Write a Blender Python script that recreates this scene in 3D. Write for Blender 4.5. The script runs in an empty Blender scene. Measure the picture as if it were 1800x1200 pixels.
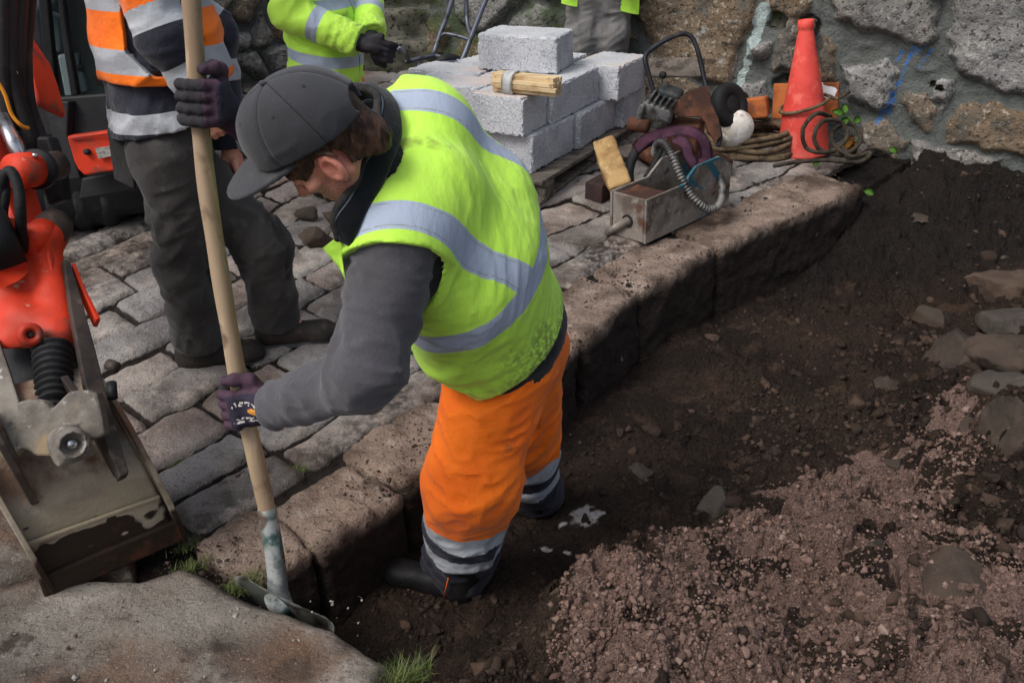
import bpy, bmesh, math, random
import numpy as np
from mathutils import Vector, Matrix

# ------------------------------------------------------------------ camera, sky, sun, exposure
SC = bpy.context.scene
COL = SC.collection
TH = math.radians(26.0); FPX = 1700.0; CH = 1.6          # pitch, focal length in px of an 1800 px wide frame, eye height
cd = bpy.data.cameras.new("camera"); cam = bpy.data.objects.new("camera", cd); COL.objects.link(cam)
cam.location = (0, 0, CH); cam.rotation_euler = (math.pi/2 - TH, 0, 0)
cd.sensor_width = 36.0; cd.lens = 36.0*FPX/1800.0; cd.clip_start = 0.05; cd.clip_end = 500
SC.camera = cam
W = bpy.data.worlds.new("World"); SC.world = W; W.use_nodes = True
SUN_EL, SUN_AZ = 52.0, -128.0                              # azimuth: degrees right of the view direction (negative: from the left)
sky = W.node_tree.nodes.new("ShaderNodeTexSky"); sky.sky_type = 'NISHITA'; sky.sun_disc = False
sky.sun_elevation = math.radians(SUN_EL); sky.sun_rotation = math.radians(SUN_AZ)
sky.air_density = 1.0; sky.dust_density = 4.0; sky.ozone_density = 1.0
bgn = W.node_tree.nodes["Background"]; bgn.inputs[1].default_value = 0.10
hs = W.node_tree.nodes.new("ShaderNodeHueSaturation"); hs.inputs["Saturation"].default_value = 0.6
W.node_tree.links.new(sky.outputs[0], hs.inputs["Color"]); W.node_tree.links.new(hs.outputs[0], bgn.inputs[0])
sl = bpy.data.lights.new("sun", 'SUN'); sl.energy = 1.15; sl.angle = math.radians(25); sl.color = (1.0, 0.975, 0.94)
so = bpy.data.objects.new("sun", sl); COL.objects.link(so)
el, az = math.radians(SUN_EL), math.radians(SUN_AZ)
sdir = Vector((math.sin(az)*math.cos(el), math.cos(az)*math.cos(el), math.sin(el)))
so.rotation_euler = sdir.to_track_quat('Z', 'Y').to_euler(); so.location = sdir*20
SC.view_settings.view_transform = 'Standard'; SC.view_settings.look = 'None'
SC.view_settings.exposure = 0.66; SC.view_settings.gamma = 1.0; SC.view_settings.use_curve_mapping = False
SC.cycles.max_bounces = 6; SC.cycles.diffuse_bounces = 3; SC.cycles.use_denoising = True

RNG = np.random.default_rng(7); random.seed(7)
V = lambda *a: np.array(a, float)

# ------------------------------------------------------------------ survey helpers (photo px -> points at a chosen true distance)
def ray(u, v):
    a = (u-900)/FPX; b = -(v-600)/FPX
    return np.array([a, math.cos(TH)+b*math.sin(TH), -math.sin(TH)+b*math.cos(TH)])
def at(u, v, Y):
    r = ray(u, v); t = Y/r[1]; return np.array([r[0]*t, Y, CH+r[2]*t])
def onz(u, v, z):
    r = ray(u, v); t = (z-CH)/r[2]; return np.array([r[0]*t, r[1]*t, z])
def G(Y):
    d = np.asarray(Y, float)-2.9
    return 0.07*np.log1p(np.exp(np.clip(d*6, -40, 40)))/6
def ong(u, v):
    lo, hi = .3, 40.
    for _ in range(50):
        m = (lo+hi)/2
        if at(u, v, m)[2] > G(m): lo = m
        else: hi = m
    return at(u, v, lo)
def onplane(u, v, p0, n):
    r = ray(u, v); o = np.array([0, 0, CH]); t = np.dot(p0-o, n)/np.dot(r, n); return o+r*t

# ------------------------------------------------------------------ noise
def _h(ix, iy, iz, s):
    h = (ix.astype(np.int64)*374761393 + iy.astype(np.int64)*668265263 + iz.astype(np.int64)*2147483647 + s*1274126177) & 0xFFFFFFFF
    h = ((h ^ (h >> 13))*1274126177) & 0xFFFFFFFF
    h = ((h ^ (h >> 16))*2246822519) & 0xFFFFFFFF
    return ((h ^ (h >> 15)) & 0xFFFFFF)/float(0xFFFFFF)
def vn(P, s=0):
    P = np.asarray(P, float); i = np.floor(P); f = P-i; i = i.astype(np.int64)
    f = f*f*f*(f*(f*6-15)+10)
    x, y, z = i[..., 0], i[..., 1], i[..., 2]; fx, fy, fz = f[..., 0], f[..., 1], f[..., 2]
    L = lambda a, b, t: a+(b-a)*t
    r = L(L(L(_h(x, y, z, s), _h(x+1, y, z, s), fx), L(_h(x, y+1, z, s), _h(x+1, y+1, z, s), fx), fy),
          L(L(_h(x, y, z+1, s), _h(x+1, y, z+1, s), fx), L(_h(x, y+1, z+1, s), _h(x+1, y+1, z+1, s), fx), fy), fz)
    return r*2-1
def fbm(P, o=4, s=0, g=0.5):
    P = np.asarray(P, float); a = 1.; t = 0; n = 0
    for k in range(o):
        t = t+a*vn(P*(2.03**k)+k*17.3, s+k); n += a; a *= g
    return t/n
def P3(x, y, z=0.0):
    x = np.asarray(x, float); return np.stack([x, np.asarray(y, float)+0*x, np.zeros_like(x)+z], -1)
def worley2(x, y, s=0):
    ix = np.floor(x).astype(np.int64); iy = np.floor(y).astype(np.int64)
    f1 = np.full(x.shape, 9.); f2 = np.full(x.shape, 9.); idv = np.zeros(x.shape)
    for dx in (-1, 0, 1):
        for dy in (-1, 0, 1):
            cx, cy = ix+dx, iy+dy; z = np.zeros_like(cx)
            px = cx+.5+.9*(_h(cx, cy, z, s)-.5); py = cy+.5+.9*(_h(cx, cy, z+1, s)-.5)
            d = np.hypot(x-px, y-py); c = d < f1
            f2 = np.where(c, f1, np.minimum(f2, d)); idv = np.where(c, _h(cx, cy, z+2, s), idv); f1 = np.where(c, d, f1)
    return f1, f2, idv
def sst(a, b, x):
    t = np.clip((x-a)/(b-a), 0, 1); return t*t*(3-2*t)
def polysd(px, py, poly):
    d = np.full(px.shape, 1e9); ins = np.zeros(px.shape, bool); n = len(poly)
    for i in range(n):
        x0, y0 = poly[i]; x1, y1 = poly[(i+1) % n]; ex, ey = x1-x0, y1-y0
        t = np.clip(((px-x0)*ex+(py-y0)*ey)/(ex*ex+ey*ey+1e-12), 0, 1)
        d = np.minimum(d, np.hypot(px-x0-t*ex, py-y0-t*ey))
        c = ((y0 > py) != (y1 > py)) & (px < ex*(py-y0)/((y1-y0) if y1 != y0 else 1e-9)+x0); ins ^= c
    return np.where(ins, -d, d)
def segd(px, py, a, b):
    ex, ey = b[0]-a[0], b[1]-a[1]; t = np.clip(((px-a[0])*ex+(py-a[1])*ey)/(ex*ex+ey*ey+1e-12), 0, 1)
    return np.hypot(px-a[0]-t*ex, py-a[1]-t*ey)

# ------------------------------------------------------------------ materials
def lin(r, g, b):
    f = lambda c: (c/255/12.92) if c <= 10 else ((c/255+.055)/1.055)**2.4
    return (f(r), f(g), f(b), 1)
MATS = {}
def mat(name, base, layers=(), rough=0.8, metal=0.0, bumps=(), spec=0.3, sheen=0.0, coat=0.0, trans=0.0, alpha=1.0, sub=0.0, rlayer=None):
    """layers: ('n',color,scale,lo,hi,detail,stretch) noise mask | ('a',color,attr,lo,hi) attribute mask | ('v',color,scale,lo,hi) voronoi speck"""
    if name in MATS: return MATS[name]
    m = bpy.data.materials.new(name); m.use_nodes = True; nt = m.node_tree; N = nt.nodes; Lk = nt.links.new
    b = N["Principled BSDF"]; tc = N.new("ShaderNodeTexCoord")
    def mapped(st, off):
        mp = N.new("ShaderNodeMapping"); mp.inputs["Scale"].default_value = st; mp.inputs["Location"].default_value = (off*3.1, off*1.7, off*.9)
        Lk(tc.outputs["Object"], mp.inputs[0]); return mp.outputs[0]
    def noise(sc, det, st, off, ro=.55):
        n = N.new("ShaderNodeTexNoise"); n.inputs["Scale"].default_value = sc; n.inputs["Detail"].default_value = det; n.inputs["Roughness"].default_value = ro
        Lk(mapped(st, off), n.inputs["Vector"]); return n.outputs["Fac"]
    def ramp(src, lo, hi):
        r = N.new("ShaderNodeMapRange"); r.interpolation_type = 'SMOOTHSTEP'
        r.inputs["From Min"].default_value = lo; r.inputs["From Max"].default_value = hi; Lk(src, r.inputs["Value"]); return r.outputs["Result"]
    rgb = N.new("ShaderNodeRGB"); rgb.outputs[0].default_value = (*base[:3], 1); cur = rgb.outputs[0]; rcur = None; mcur = None
    for i, l in enumerate(layers):
        k, col = l[0], l[1]
        if k == 'n':
            fac = ramp(noise(l[2], l[5] if len(l) > 5 else 4, l[6] if len(l) > 6 else (1, 1, 1), i+1.3), l[3], l[4])
        elif k == 'v':
            v = N.new("ShaderNodeTexVoronoi"); v.inputs["Scale"].default_value = l[2]; Lk(mapped((1, 1, 1), i), v.inputs["Vector"])
            fac = ramp(v.outputs["Distance"], l[3], l[4])
        else:
            a = N.new("ShaderNodeAttribute"); a.attribute_name = l[2]; fac = ramp(a.outputs["Fac"], l[3], l[4])
            if len(l) > 5 and l[5]:
                mu = N.new("ShaderNodeMath"); mu.operation = 'MULTIPLY'; Lk(fac, mu.inputs[0])
                Lk(ramp(noise(l[5], 5, (1, 1, 1), i), .35, .6), mu.inputs[1]); fac = mu.outputs[0]
        if col == 'attr':       # colour taken from a colour attribute
            mx = N.new("ShaderNodeMix"); mx.data_type = 'RGBA'
        mx = N.new("ShaderNodeMix"); mx.data_type = 'RGBA'; Lk(fac, mx.inputs[0]); Lk(cur, mx.inputs[6])
        mx.inputs[7].default_value = (*col[:3], 1)
        if len(col) > 4:        # col[4]: strength
            m2 = N.new("ShaderNodeMath"); m2.operation = 'MULTIPLY'; Lk(fac, m2.inputs[0]); m2.inputs[1].default_value = col[4]; Lk(m2.outputs[0], mx.inputs[0])
        cur = mx.outputs[2]
    Lk(cur, b.inputs["Base Color"])
    if rlayer:
        rr = N.new("ShaderNodeMapRange"); rr.inputs["To Min"].default_value = rlayer[1]; rr.inputs["To Max"].default_value = rlayer[2]
        Lk(noise(rlayer[0], 4, (1, 1, 1), 5), rr.inputs["Value"]); Lk(rr.outputs[0], b.inputs["Roughness"])
    else: b.inputs["Roughness"].default_value = rough
    b.inputs["Metallic"].default_value = metal; b.inputs["Specular IOR Level"].default_value = spec
    b.inputs["Sheen Weight"].default_value = sheen; b.inputs["Coat Weight"].default_value = coat
    b.inputs["Transmission Weight"].default_value = trans; b.inputs["Alpha"].default_value = alpha
    if sub:
        b.inputs["Subsurface Weight"].default_value = sub; b.inputs["Subsurface Radius"].default_value = (.01, .004, .002)
    prev = None
    for j, bp in enumerate(bumps):
        kind, sc, dist = bp[0], bp[1], bp[2]; st = bp[3] if len(bp) > 3 else (1, 1, 1)
        if kind == 'n': src = noise(sc, 6, st, j+.5, .6)
        elif kind == 'v':
            v = N.new("ShaderNodeTexVoronoi"); v.inputs["Scale"].default_value = sc; Lk(mapped(st, j), v.inputs["Vector"]); src = v.outputs["Distance"]
        else:
            w_ = N.new("ShaderNodeTexWave"); w_.inputs["Scale"].default_value = sc; w_.inputs["Distortion"].default_value = 1.0; Lk(mapped(st, 0), w_.inputs["Vector"]); src = w_.outputs["Fac"]
        bn = N.new("ShaderNodeBump"); bn.inputs["Distance"].default_value = dist; bn.inputs["Strength"].default_value = 1.0; bn.invert = dist < 0; bn.inputs['Distance'].default_value = abs(dist)
        Lk(src, bn.inputs["Height"])
        if prev: Lk(prev, bn.inputs["Normal"])
        prev = bn.outputs[0]
    if prev: Lk(prev, b.inputs["Normal"])
    MATS[name] = m; return m

# ------------------------------------------------------------------ objects
def tag(o, label=None, cat=None, group=None, kind=None):
    if label: o["label"] = label
    if cat: o["category"] = cat
    if group: o["group"] = group
    if kind: o["kind"] = kind
    return o
def thing(name, loc, label, cat, group=None):
    o = bpy.data.objects.new(name, None); COL.objects.link(o); o.location = tuple(loc); o.empty_display_size = .1
    return tag(o, label, cat, group)
ROOT = {}
def wloc(o):
    p = V(*o.location)
    return p+wloc(o.parent) if o.parent else p
def obj(name, geo, m, parent=None, smooth=True, attrs=None, loc=None):
    """geo = (verts, faces) in world space; child meshes are stored relative to their parent"""
    v, f = geo; v = np.asarray(v, float)
    off = wloc(parent) if parent is not None else np.zeros(3)
    org = np.asarray(loc, float) if loc is not None else (np.zeros(3) if parent is not None else (V(*(v.min(0)+v.max(0))/2) if len(v) else np.zeros(3)))
    if parent is None and loc is None: org[2] = v[:, 2].min()
    me = bpy.data.meshes.new(name)
    if isinstance(f, np.ndarray):
        nf, k = f.shape; me.vertices.add(len(v)); me.vertices.foreach_set("co", (v-off-org).ravel().astype(np.float32))
        me.loops.add(nf*k); me.loops.foreach_set("vertex_index", f.ravel().astype(np.int32))
        me.polygons.add(nf); me.polygons.foreach_set("loop_start", (np.arange(nf)*k).astype(np.int32)); me.polygons.foreach_set("loop_total", np.full(nf, k, np.int32))
        me.update(calc_edges=True)
    else:
        me.from_pydata([tuple(p) for p in (v-off-org)], [], [tuple(q) for q in f]); me.update()
    if smooth: me.polygons.foreach_set("use_smooth", np.ones(len(me.polygons), bool))
    for k, a in (attrs or {}).items():
        at_ = me.attributes.new(k, 'FLOAT', 'POINT'); at_.data.foreach_set("value", np.asarray(a, np.float32))
    o = bpy.data.objects.new(name, me); COL.objects.link(o); o.location = tuple(org)
    me.materials.append(m)
    if parent is not None: o.parent = parent
    return o
def join(*gs):
    vs, fs, n = [], [], 0
    for v, f in gs:
        v = np.asarray(v, float); vs.append(v); fs += [tuple(int(i)+n for i in q) for q in f]; n += len(v)
    return np.concatenate(vs), fs
def unit(a): a = np.asarray(a, float); return a/np.linalg.norm(a)
def frame(z, x=None):
    z = unit(z); x = np.asarray(x if x is not None else ((1, 0, 0) if abs(z[0]) < .9 else (0, 1, 0)), float)
    x = unit(x-z*np.dot(x, z)); return np.stack([x, np.cross(z, x), z], 1)      # columns = axes
def bbox(c, size, R=None, bev=0.004, seg=2):
    bm = bmesh.new(); bmesh.ops.create_cube(bm, size=1)
    for v in bm.verts: v.co = Vector((v.co.x*size[0], v.co.y*size[1], v.co.z*size[2]))
    if bev > 0: bmesh.ops.bevel(bm, geom=bm.edges[:], offset=min(bev, min(size)*.45), segments=seg, profile=.5, affect='EDGES')
    return bmgeo(bm, c, R)
def bmgeo(bm, c=(0, 0, 0), R=None):
    v = np.array([p.co for p in bm.verts], float).reshape(-1, 3); bm.verts.index_update()
    f = [[q.index for q in p.verts] for p in bm.faces]; bm.free()
    if R is not None: v = v@np.asarray(R).T
    return v+np.asarray(c, float), f
def prism(poly, th, c, R, bev=0.003):
    """2-D outline (x,z of R) extruded by th along y of R, centred"""
    bm = bmesh.new(); vs = [bm.verts.new((p[0], -th/2, p[1])) for p in poly]; f = bm.faces.new(vs)
    r = bmesh.ops.extrude_face_region(bm, geom=[f]); bmesh.ops.translate(bm, verts=[g for g in r['geom'] if isinstance(g, bmesh.types.BMVert)], vec=(0, th, 0))
    bmesh.ops.recalc_face_normals(bm, faces=bm.faces[:])
    if bev > 0: bmesh.ops.bevel(bm, geom=bm.edges[:], offset=bev, segments=2, profile=.5, affect='EDGES', clamp_overlap=True)
    return bmgeo(bm, c, R)
def spline(pts, n):
    P = [np.asarray(p, float) for p in pts]; P = [2*P[0]-P[1]]+P+[2*P[-1]-P[-2]]; out = []
    m = len(P)-3
    for k in range(n):
        t = k/(n-1)*m; i = min(int(t), m-1); u = t-i; a, b, c, d = P[i:i+4]
        out.append(.5*((2*b)+(-a+c)*u+(2*a-5*b+4*c-d)*u*u+(-a+3*b-3*c+d)*u**3))
    return np.array(out)
def tube(path, r, n=10, cap=True, ell=None, up=None):
    path = np.asarray(path, float); m = len(path); r = np.broadcast_to(np.asarray(r, float), (m,))
    T = np.gradient(path, axis=0); T /= np.linalg.norm(T, axis=1)[:, None]+1e-12
    x = np.asarray(up, float) if up is not None else (V(0, 0, 1) if abs(T[0][2]) < .9 else V(1, 0, 0)); vs = []
    for i in range(m):
        x = x-T[i]*np.dot(x, T[i]); x = x/np.linalg.norm(x); y = np.cross(T[i], x)
        a = np.arange(n)/n*2*math.pi; e = ell if ell else 1.0
        vs.append(path[i]+r[i]*(np.cos(a)[:, None]*x*e+np.sin(a)[:, None]*y))
    v = np.concatenate(vs); f = []
    for i in range(m-1):
        for j in range(n): f.append((i*n+j, i*n+(j+1) % n, (i+1)*n+(j+1) % n, (i+1)*n+j))
    if cap: f += [tuple(range(n-1, -1, -1)), tuple((m-1)*n+j for j in range(n))]
    return v, f
def lathe(prof, c, R=None, n=24, cap=False):
    """prof: (r,z) list, around z"""
    v, f = [], []
    for r, z in prof:
        for j in range(n):
            a = 2*math.pi*j/n; v.append((r*math.cos(a), r*math.sin(a), z))
    m = len(prof)
    for i in range(m-1):
        for j in range(n): f.append((i*n+j, i*n+(j+1) % n, (i+1)*n+(j+1) % n, (i+1)*n+j))
    if cap: f += [tuple(range(n-1, -1, -1)), tuple((m-1)*n+j for j in range(n))]
    v = np.array(v)
    if R is not None: v = v@np.asarray(R).T
    return v+np.asarray(c, float), f
def gridgeo(Pn, mask=None):
    """Pn (ny,nx,3) -> quads"""
    ny, nx = Pn.shape[:2]; idx = np.arange(ny*nx).reshape(ny, nx)
    q = np.stack([idx[:-1, :-1], idx[:-1, 1:], idx[1:, 1:], idx[1:, :-1]], -1)
    if mask is not None: q = q[mask[:-1, :-1] & mask[:-1, 1:] & mask[1:, 1:] & mask[1:, :-1]]
    q = q.reshape(-1, 4); used = np.zeros(ny*nx, bool); used[q.ravel()] = True
    remap = np.cumsum(used)-1
    return Pn.reshape(-1, 3)[used], remap[q], used

# ------------------------------------------------------------------ signed-distance modelling (surface nets)
def smin(a, b, k):
    if k <= 0: return np.minimum(a, b)
    h = np.clip(.5+.5*(b-a)/k, 0, 1); return b+(a-b)*h-k*h*(1-h)
def capd(P, a, b, ra, rb, ax=None, e=1.0):
    a = np.asarray(a, float); b = np.asarray(b, float)
    if ax is not None and e != 1.0:
        ax = unit(ax); s = (1/e-1)
        P = P+((P-a)@ax)[..., None]*s*ax; b = b+np.dot(b-a, ax)*s*ax
    d = b-a; t = np.clip(((P-a)@d)/max(np.dot(d, d), 1e-9), 0, 1)
    return np.linalg.norm(P-a-t[..., None]*d, axis=-1)-(ra+(rb-ra)*t)
def chain(P, pts, rs, k=.03, ax=None, e=1.0):
    d = None
    for i in range(len(pts)-1):
        c = capd(P, pts[i], pts[i+1], rs[i], rs[i+1], ax, e); d = c if d is None else smin(d, c, k)
    return d
def elld(P, c, r, R=None):
    q = P-np.asarray(c, float)
    if R is not None: q = q@np.asarray(R)
    r = np.asarray(r, float); k0 = np.linalg.norm(q/r, axis=-1); k1 = np.linalg.norm(q/(r*r), axis=-1)+1e-9
    return k0*(k0-1)/k1
def boxd(P, c, h, R=None, rd=0.0):
    q = P-np.asarray(c, float)
    if R is not None: q = q@np.asarray(R)
    q = np.abs(q)-(np.asarray(h, float)-rd)
    return np.linalg.norm(np.maximum(q, 0), axis=-1)+np.minimum(q.max(-1), 0)-rd
def nets(f, lo, hi, h):
    lo = np.asarray(lo, float); hi = np.asarray(hi, float); C = 4
    nb = np.ceil((hi-lo)/(h*C)).astype(int)+1; H = h*C
    bx = [lo[i]+(np.arange(nb[i])+.5)*H-.5*h for i in range(3)]
    Pc = np.stack(np.meshgrid(*bx, indexing='ij'), -1); Dc = f(Pc.reshape(-1, 3)).reshape(nb)
    act = np.abs(Dc) < H*1.6+.012
    n = nb*C; D = np.repeat(np.repeat(np.repeat(Dc, C, 0), C, 1), C, 2).astype(np.float32)
    ai = np.argwhere(act); o = np.stack(np.meshgrid(*[np.arange(C)]*3, indexing='ij'), -1).reshape(-1, 3)
    for s in range(0, len(ai), 6000):
        I = (ai[s:s+6000, None, :]*C+o[None]).reshape(-1, 3)
        D[I[:, 0], I[:, 1], I[:, 2]] = f(lo+I*h)
    S = D < 0; nx, ny, nz = n
    cnt = np.zeros((nx-1, ny-1, nz-1), np.int8)
    for dx in (0, 1):
        for dy in (0, 1):
            for dz in (0, 1): cnt += S[dx:nx-1+dx, dy:ny-1+dy, dz:nz-1+dz]
    cell = np.argwhere((cnt > 0) & (cnt < 8))
    acc = np.zeros((len(cell), 3)); num = np.zeros(len(cell))
    for ax in range(3):
        for p in (0, 1):
            for q in (0, 1):
                o0 = np.zeros(3, int); o0[(ax+1) % 3] = p; o0[(ax+2) % 3] = q; o1 = o0.copy(); o1[ax] = 1
                a = cell+o0; b = cell+o1; da = D[a[:, 0], a[:, 1], a[:, 2]]; db = D[b[:, 0], b[:, 1], b[:, 2]]
                c = (da < 0) != (db < 0); t = np.where(c, da/np.where(c, da-db, 1), 0)
                acc += np.where(c[:, None], o0+t[:, None]*(o1-o0), 0); num += c
    verts = lo+(cell+acc/np.maximum(num, 1)[:, None])*h
    ids = np.full((nx-1, ny-1, nz-1), -1, np.int64); ids[cell[:, 0], cell[:, 1], cell[:, 2]] = np.arange(len(cell))
    quads = []
    for ax in range(3):
        sl0 = [slice(None)]*3; sl1 = [slice(None)]*3; sl0[ax] = slice(0, -1); sl1[ax] = slice(1, None)
        A = S[tuple(sl0)]; B = S[tuple(sl1)]; e = np.argwhere(A != B)
        u, w = (ax+1) % 3, (ax+2) % 3
        ok = (e[:, u] > 0) & (e[:, w] > 0) & (e[:, u] < n[u]-1) & (e[:, w] < n[w]-1); e = e[ok]
        sgn = A[e[:, 0], e[:, 1], e[:, 2]]
        def cid(du, dw):
            c = e.copy(); c[:, u] += du; c[:, w] += dw; return ids[c[:, 0], c[:, 1], c[:, 2]]
        q = np.stack([cid(-1, -1), cid(0, -1), cid(0, 0), cid(-1, 0)], 1)
        q[~sgn] = q[~sgn][:, ::-1]; quads.append(q)
    q = np.concatenate(quads); q = q[(q >= 0).all(1)]
    return verts, q
# ------------------------------------------------------------------ site frame: u along the kerb, v to the pavement side
KA = V(-0.66, 1.87); E1 = V(0.651, 0.759); E2 = V(-0.759, 0.651)
def koff(u): return .24*np.exp(-((u-2.3)/1.1)**2)
def uv2(u, v):
    vv = v+koff(u); return KA[0]+E1[0]*u+E2[0]*vv, KA[1]+E1[1]*u+E2[1]*vv
def inv(x, y):
    dx, dy = x-KA[0], y-KA[1]; u = dx*E1[0]+dy*E1[1]; return u, dx*E2[0]+dy*E2[1]-koff(u)

# materials of the place
GRAN = lin(158, 138, 122)
m_sett = mat("sett_granite", lin(170, 164, 158), [
    ('n', lin(112, 104, 98), 2.2, .4, .62), ('n', lin(186, 172, 160), 7, .52, .72), ('a', lin(146, 118, 104)+(.35,), 'tint', .55, 1.0), ('a', lin(120, 121, 124)+(.5,), 'tint', .45, .0), ('n', lin(86, 82, 80)+(.6,), 1.3, .5, .7),
    ('n', lin(198, 190, 182)+(.45,), 110, .58, .7), ('n', lin(84, 76, 70)+(.6,), 130, .58, .68), ('n', lin(84, 72, 63)+(.8,), 6, .5, .74, 9), ('n', lin(50, 42, 36)+(.7,), 90, .63, .68, 3),
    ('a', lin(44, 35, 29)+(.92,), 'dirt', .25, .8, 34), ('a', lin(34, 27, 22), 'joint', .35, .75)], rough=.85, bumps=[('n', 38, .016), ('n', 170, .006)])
m_kerb = mat("kerb_granite", lin(150, 130, 116), [
    ('n', lin(104, 88, 76), 3, .4, .62), ('n', lin(178, 160, 146), 8, .54, .72), ('n', lin(196, 186, 176)+(.45,), 110, .6, .7), ('n', lin(70, 60, 54)+(.6,), 120, .58, .68),
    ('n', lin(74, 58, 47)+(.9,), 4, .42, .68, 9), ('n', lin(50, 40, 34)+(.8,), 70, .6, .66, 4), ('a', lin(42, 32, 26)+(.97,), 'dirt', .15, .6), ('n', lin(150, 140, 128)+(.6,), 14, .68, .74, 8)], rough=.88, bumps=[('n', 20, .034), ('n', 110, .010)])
m_slab = mat("slab_granite", lin(134, 127, 118), [
    ('n', lin(88, 79, 71), 2.2, .40, .62, 8), ('n', lin(172, 165, 156), 4, .52, .74, 8), ('n', lin(118, 88, 68)+(.8,), 2.6, .46, .64, 6), ('n', lin(70, 60, 52)+(.8,), 5, .55, .68, 9), ('n', lin(192, 186, 178)+(.4,), 130, .6, .7), ('n', lin(80, 74, 68)+(.6,), 120, .56, .66),
    ('n', lin(58, 48, 41)+(.9,), 7, .6, .68, 9), ('a', lin(44, 35, 29), 'dirt', .3, .7)], rough=.85, bumps=[('n', 16, .030), ('n', 90, .011), ('n', 300, .003)])
m_soil = mat("soil", lin(60, 48, 40), [
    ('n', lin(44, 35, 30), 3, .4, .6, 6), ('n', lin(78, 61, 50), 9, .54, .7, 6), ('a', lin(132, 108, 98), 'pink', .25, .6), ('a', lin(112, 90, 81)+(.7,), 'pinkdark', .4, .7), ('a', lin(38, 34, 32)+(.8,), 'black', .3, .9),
    ('a', lin(205, 200, 196), 'chalk', .3, .55), ('n', lin(44, 36, 31)+(.7,), 40, .6, .68, 6), ('n', lin(130, 118, 108)+(.5,), 110, .69, .73)], rough=.93, spec=.2, bumps=[('v', 62, -.016), ('n', 70, .020), ('v', 150, -.007), ('n', 220, .006)])
m_wall = mat("wall_stone", lin(124, 113, 98), [
    ('n', lin(92, 84, 74), 3.5, .42, .62, 6), ('a', lin(150, 150, 150)+(.8,), 'grey', .3, .8), ('a', lin(134, 110, 84)+(.5,), 'brown', .4, .9), ('n', lin(188, 182, 170)+(.7,), 38, .55, .68, 6), ('n', lin(52, 48, 44)+(.85,), 46, .55, .64, 6),
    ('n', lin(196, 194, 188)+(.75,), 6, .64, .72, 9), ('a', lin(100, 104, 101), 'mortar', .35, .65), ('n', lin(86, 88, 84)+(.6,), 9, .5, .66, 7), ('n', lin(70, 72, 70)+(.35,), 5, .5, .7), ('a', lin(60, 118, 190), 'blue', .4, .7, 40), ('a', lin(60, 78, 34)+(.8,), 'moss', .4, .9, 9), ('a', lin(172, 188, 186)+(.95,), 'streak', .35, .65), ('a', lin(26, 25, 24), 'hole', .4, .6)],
    rough=.9, bumps=[('n', 26, .026), ('n', 100, .010)])
m_step = mat("mossy_step_stone", lin(136, 132, 118), [('n', lin(76, 76, 66), 4, .42, .64, 6), ('n', lin(62, 76, 40), 6, .5, .7, 6), ('n', lin(130, 126, 116), 11, .62, .72, 7), ('n', lin(30, 29, 27), 30, .55, .66)], rough=.92, bumps=[('n', 30, .01), ('n', 110, .004)])

# ------------------------------------------------------------------ soil: one sheet, trench along the kerb, spoil on the right
def soil_z(x, y, fine=True):
    u, v = inv(x, y); w = -v
    wj = w+.06*vn(P3(x*2.2, y*2.2), 3)+.025*vn(P3(x*7, y*7), 4)
    top = np.asarray(G(y))-.045+.06*vn(P3(x*1.3, y*1.3), 5)+.045*vn(P3(x*3.1, y*3.1), 6)
    top = top-.03*sst(4.7, 5.4, y)
    near = sst(1.9, 1.0, u)
    r0 = .36+.16*sst(.9, 1.6, u); r1 = .66+.95*sst(.7, 1.9, u)
    t = np.clip((wj-r0)/(r1-r0), 0, 1); t = t**1.15
    floor = -.30+.04*sst(1.2, 3.5, u)+.035*vn(P3(x*2.7, y*2.7), 8)
    endr = sst(3.3, 4.15, u+.1*vn(P3(x*2, y*2), 9))
    floor = floor+(top-.03-floor)*endr
    z = floor+(top-floor)*sst(0, 1, t)
    clod = np.maximum(sst(.05, .5, t), sst(2.6, 3.6, u))*.75+.25
    P = P3(x, y)
    clod = clod*(1-.6*sst(4.7, 5.3, y))
    z += clod*(.042*fbm(P*6, 3, 11)+.030*np.abs(vn(P*13, 12)))
    if fine:
        wx = x+.02*vn(P*18, 20); wy = y+.02*vn(P*18, 21)
        for sc, am, s in ((9, .046, 30), (19, .034, 31), (38, .022, 32), (72, .012, 33)):
            f1, f2, id3 = worley2(wx*sc, wy*sc, s)
            patch = sst(-.25, .35, vn(P*4.3, s+5))*.8+.2
            z += (clod*.8+.2)*am*patch*np.sqrt(np.clip(1-f1*f1*1.5, 0, 1))*(.35+1.1*id3)
        z += .004*vn(P*90, 40)
    z = np.where(w < 0.0, np.minimum(z, -.25+0*z), z)
    z = np.where(u > 3.88, np.maximum(z, np.asarray(G(y))-.10+.03*fbm(P3(x, y)*9, 3, 43)), z)
    z = np.where((w < -.07) | (u < .0), np.where(w < .42, np.asarray(G(y))-.065+.012*vn(P3(x*30, y*30), 41), z), z)
    return z
NR, NC = 640, 1120
rowY = 1.15*(7.2/1.15)**(np.arange(NR)/(NR-1)); colS = np.linspace(-.62, 1.0, NC)
GX = rowY[:, None]*colS[None, :]*1.02; GY = np.broadcast_to(rowY[:, None], GX.shape)
gu, gv = inv(GX, GY); gw = -gv
GZ = soil_z(GX, GY)
PK = P3(GX, GY)
pinkpoly = [onz(*p, -.06)[:2] for p in ((960, 1230), (1000, 1075), (1150, 960), (1300, 860), (1420, 775), (1500, 742), (1600, 742), (1665, 690), (1745, 690), (1760, 750), (1700, 800), (1690, 900), (1780, 960), (1900, 1050), (1950, 1400), (960, 1500))]
pk = polysd(GX, GY, pinkpoly)+.02+.15*fbm(PK*5, 4, 50)+.05*vn(PK*25, 51)
pink = sst(.03, -.03, pk)*sst(-.28, -.05, fbm(PK*9, 4, 52)+.04)
pinkdark = sst(-.1, .4, fbm(PK*4, 4, 53))
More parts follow.
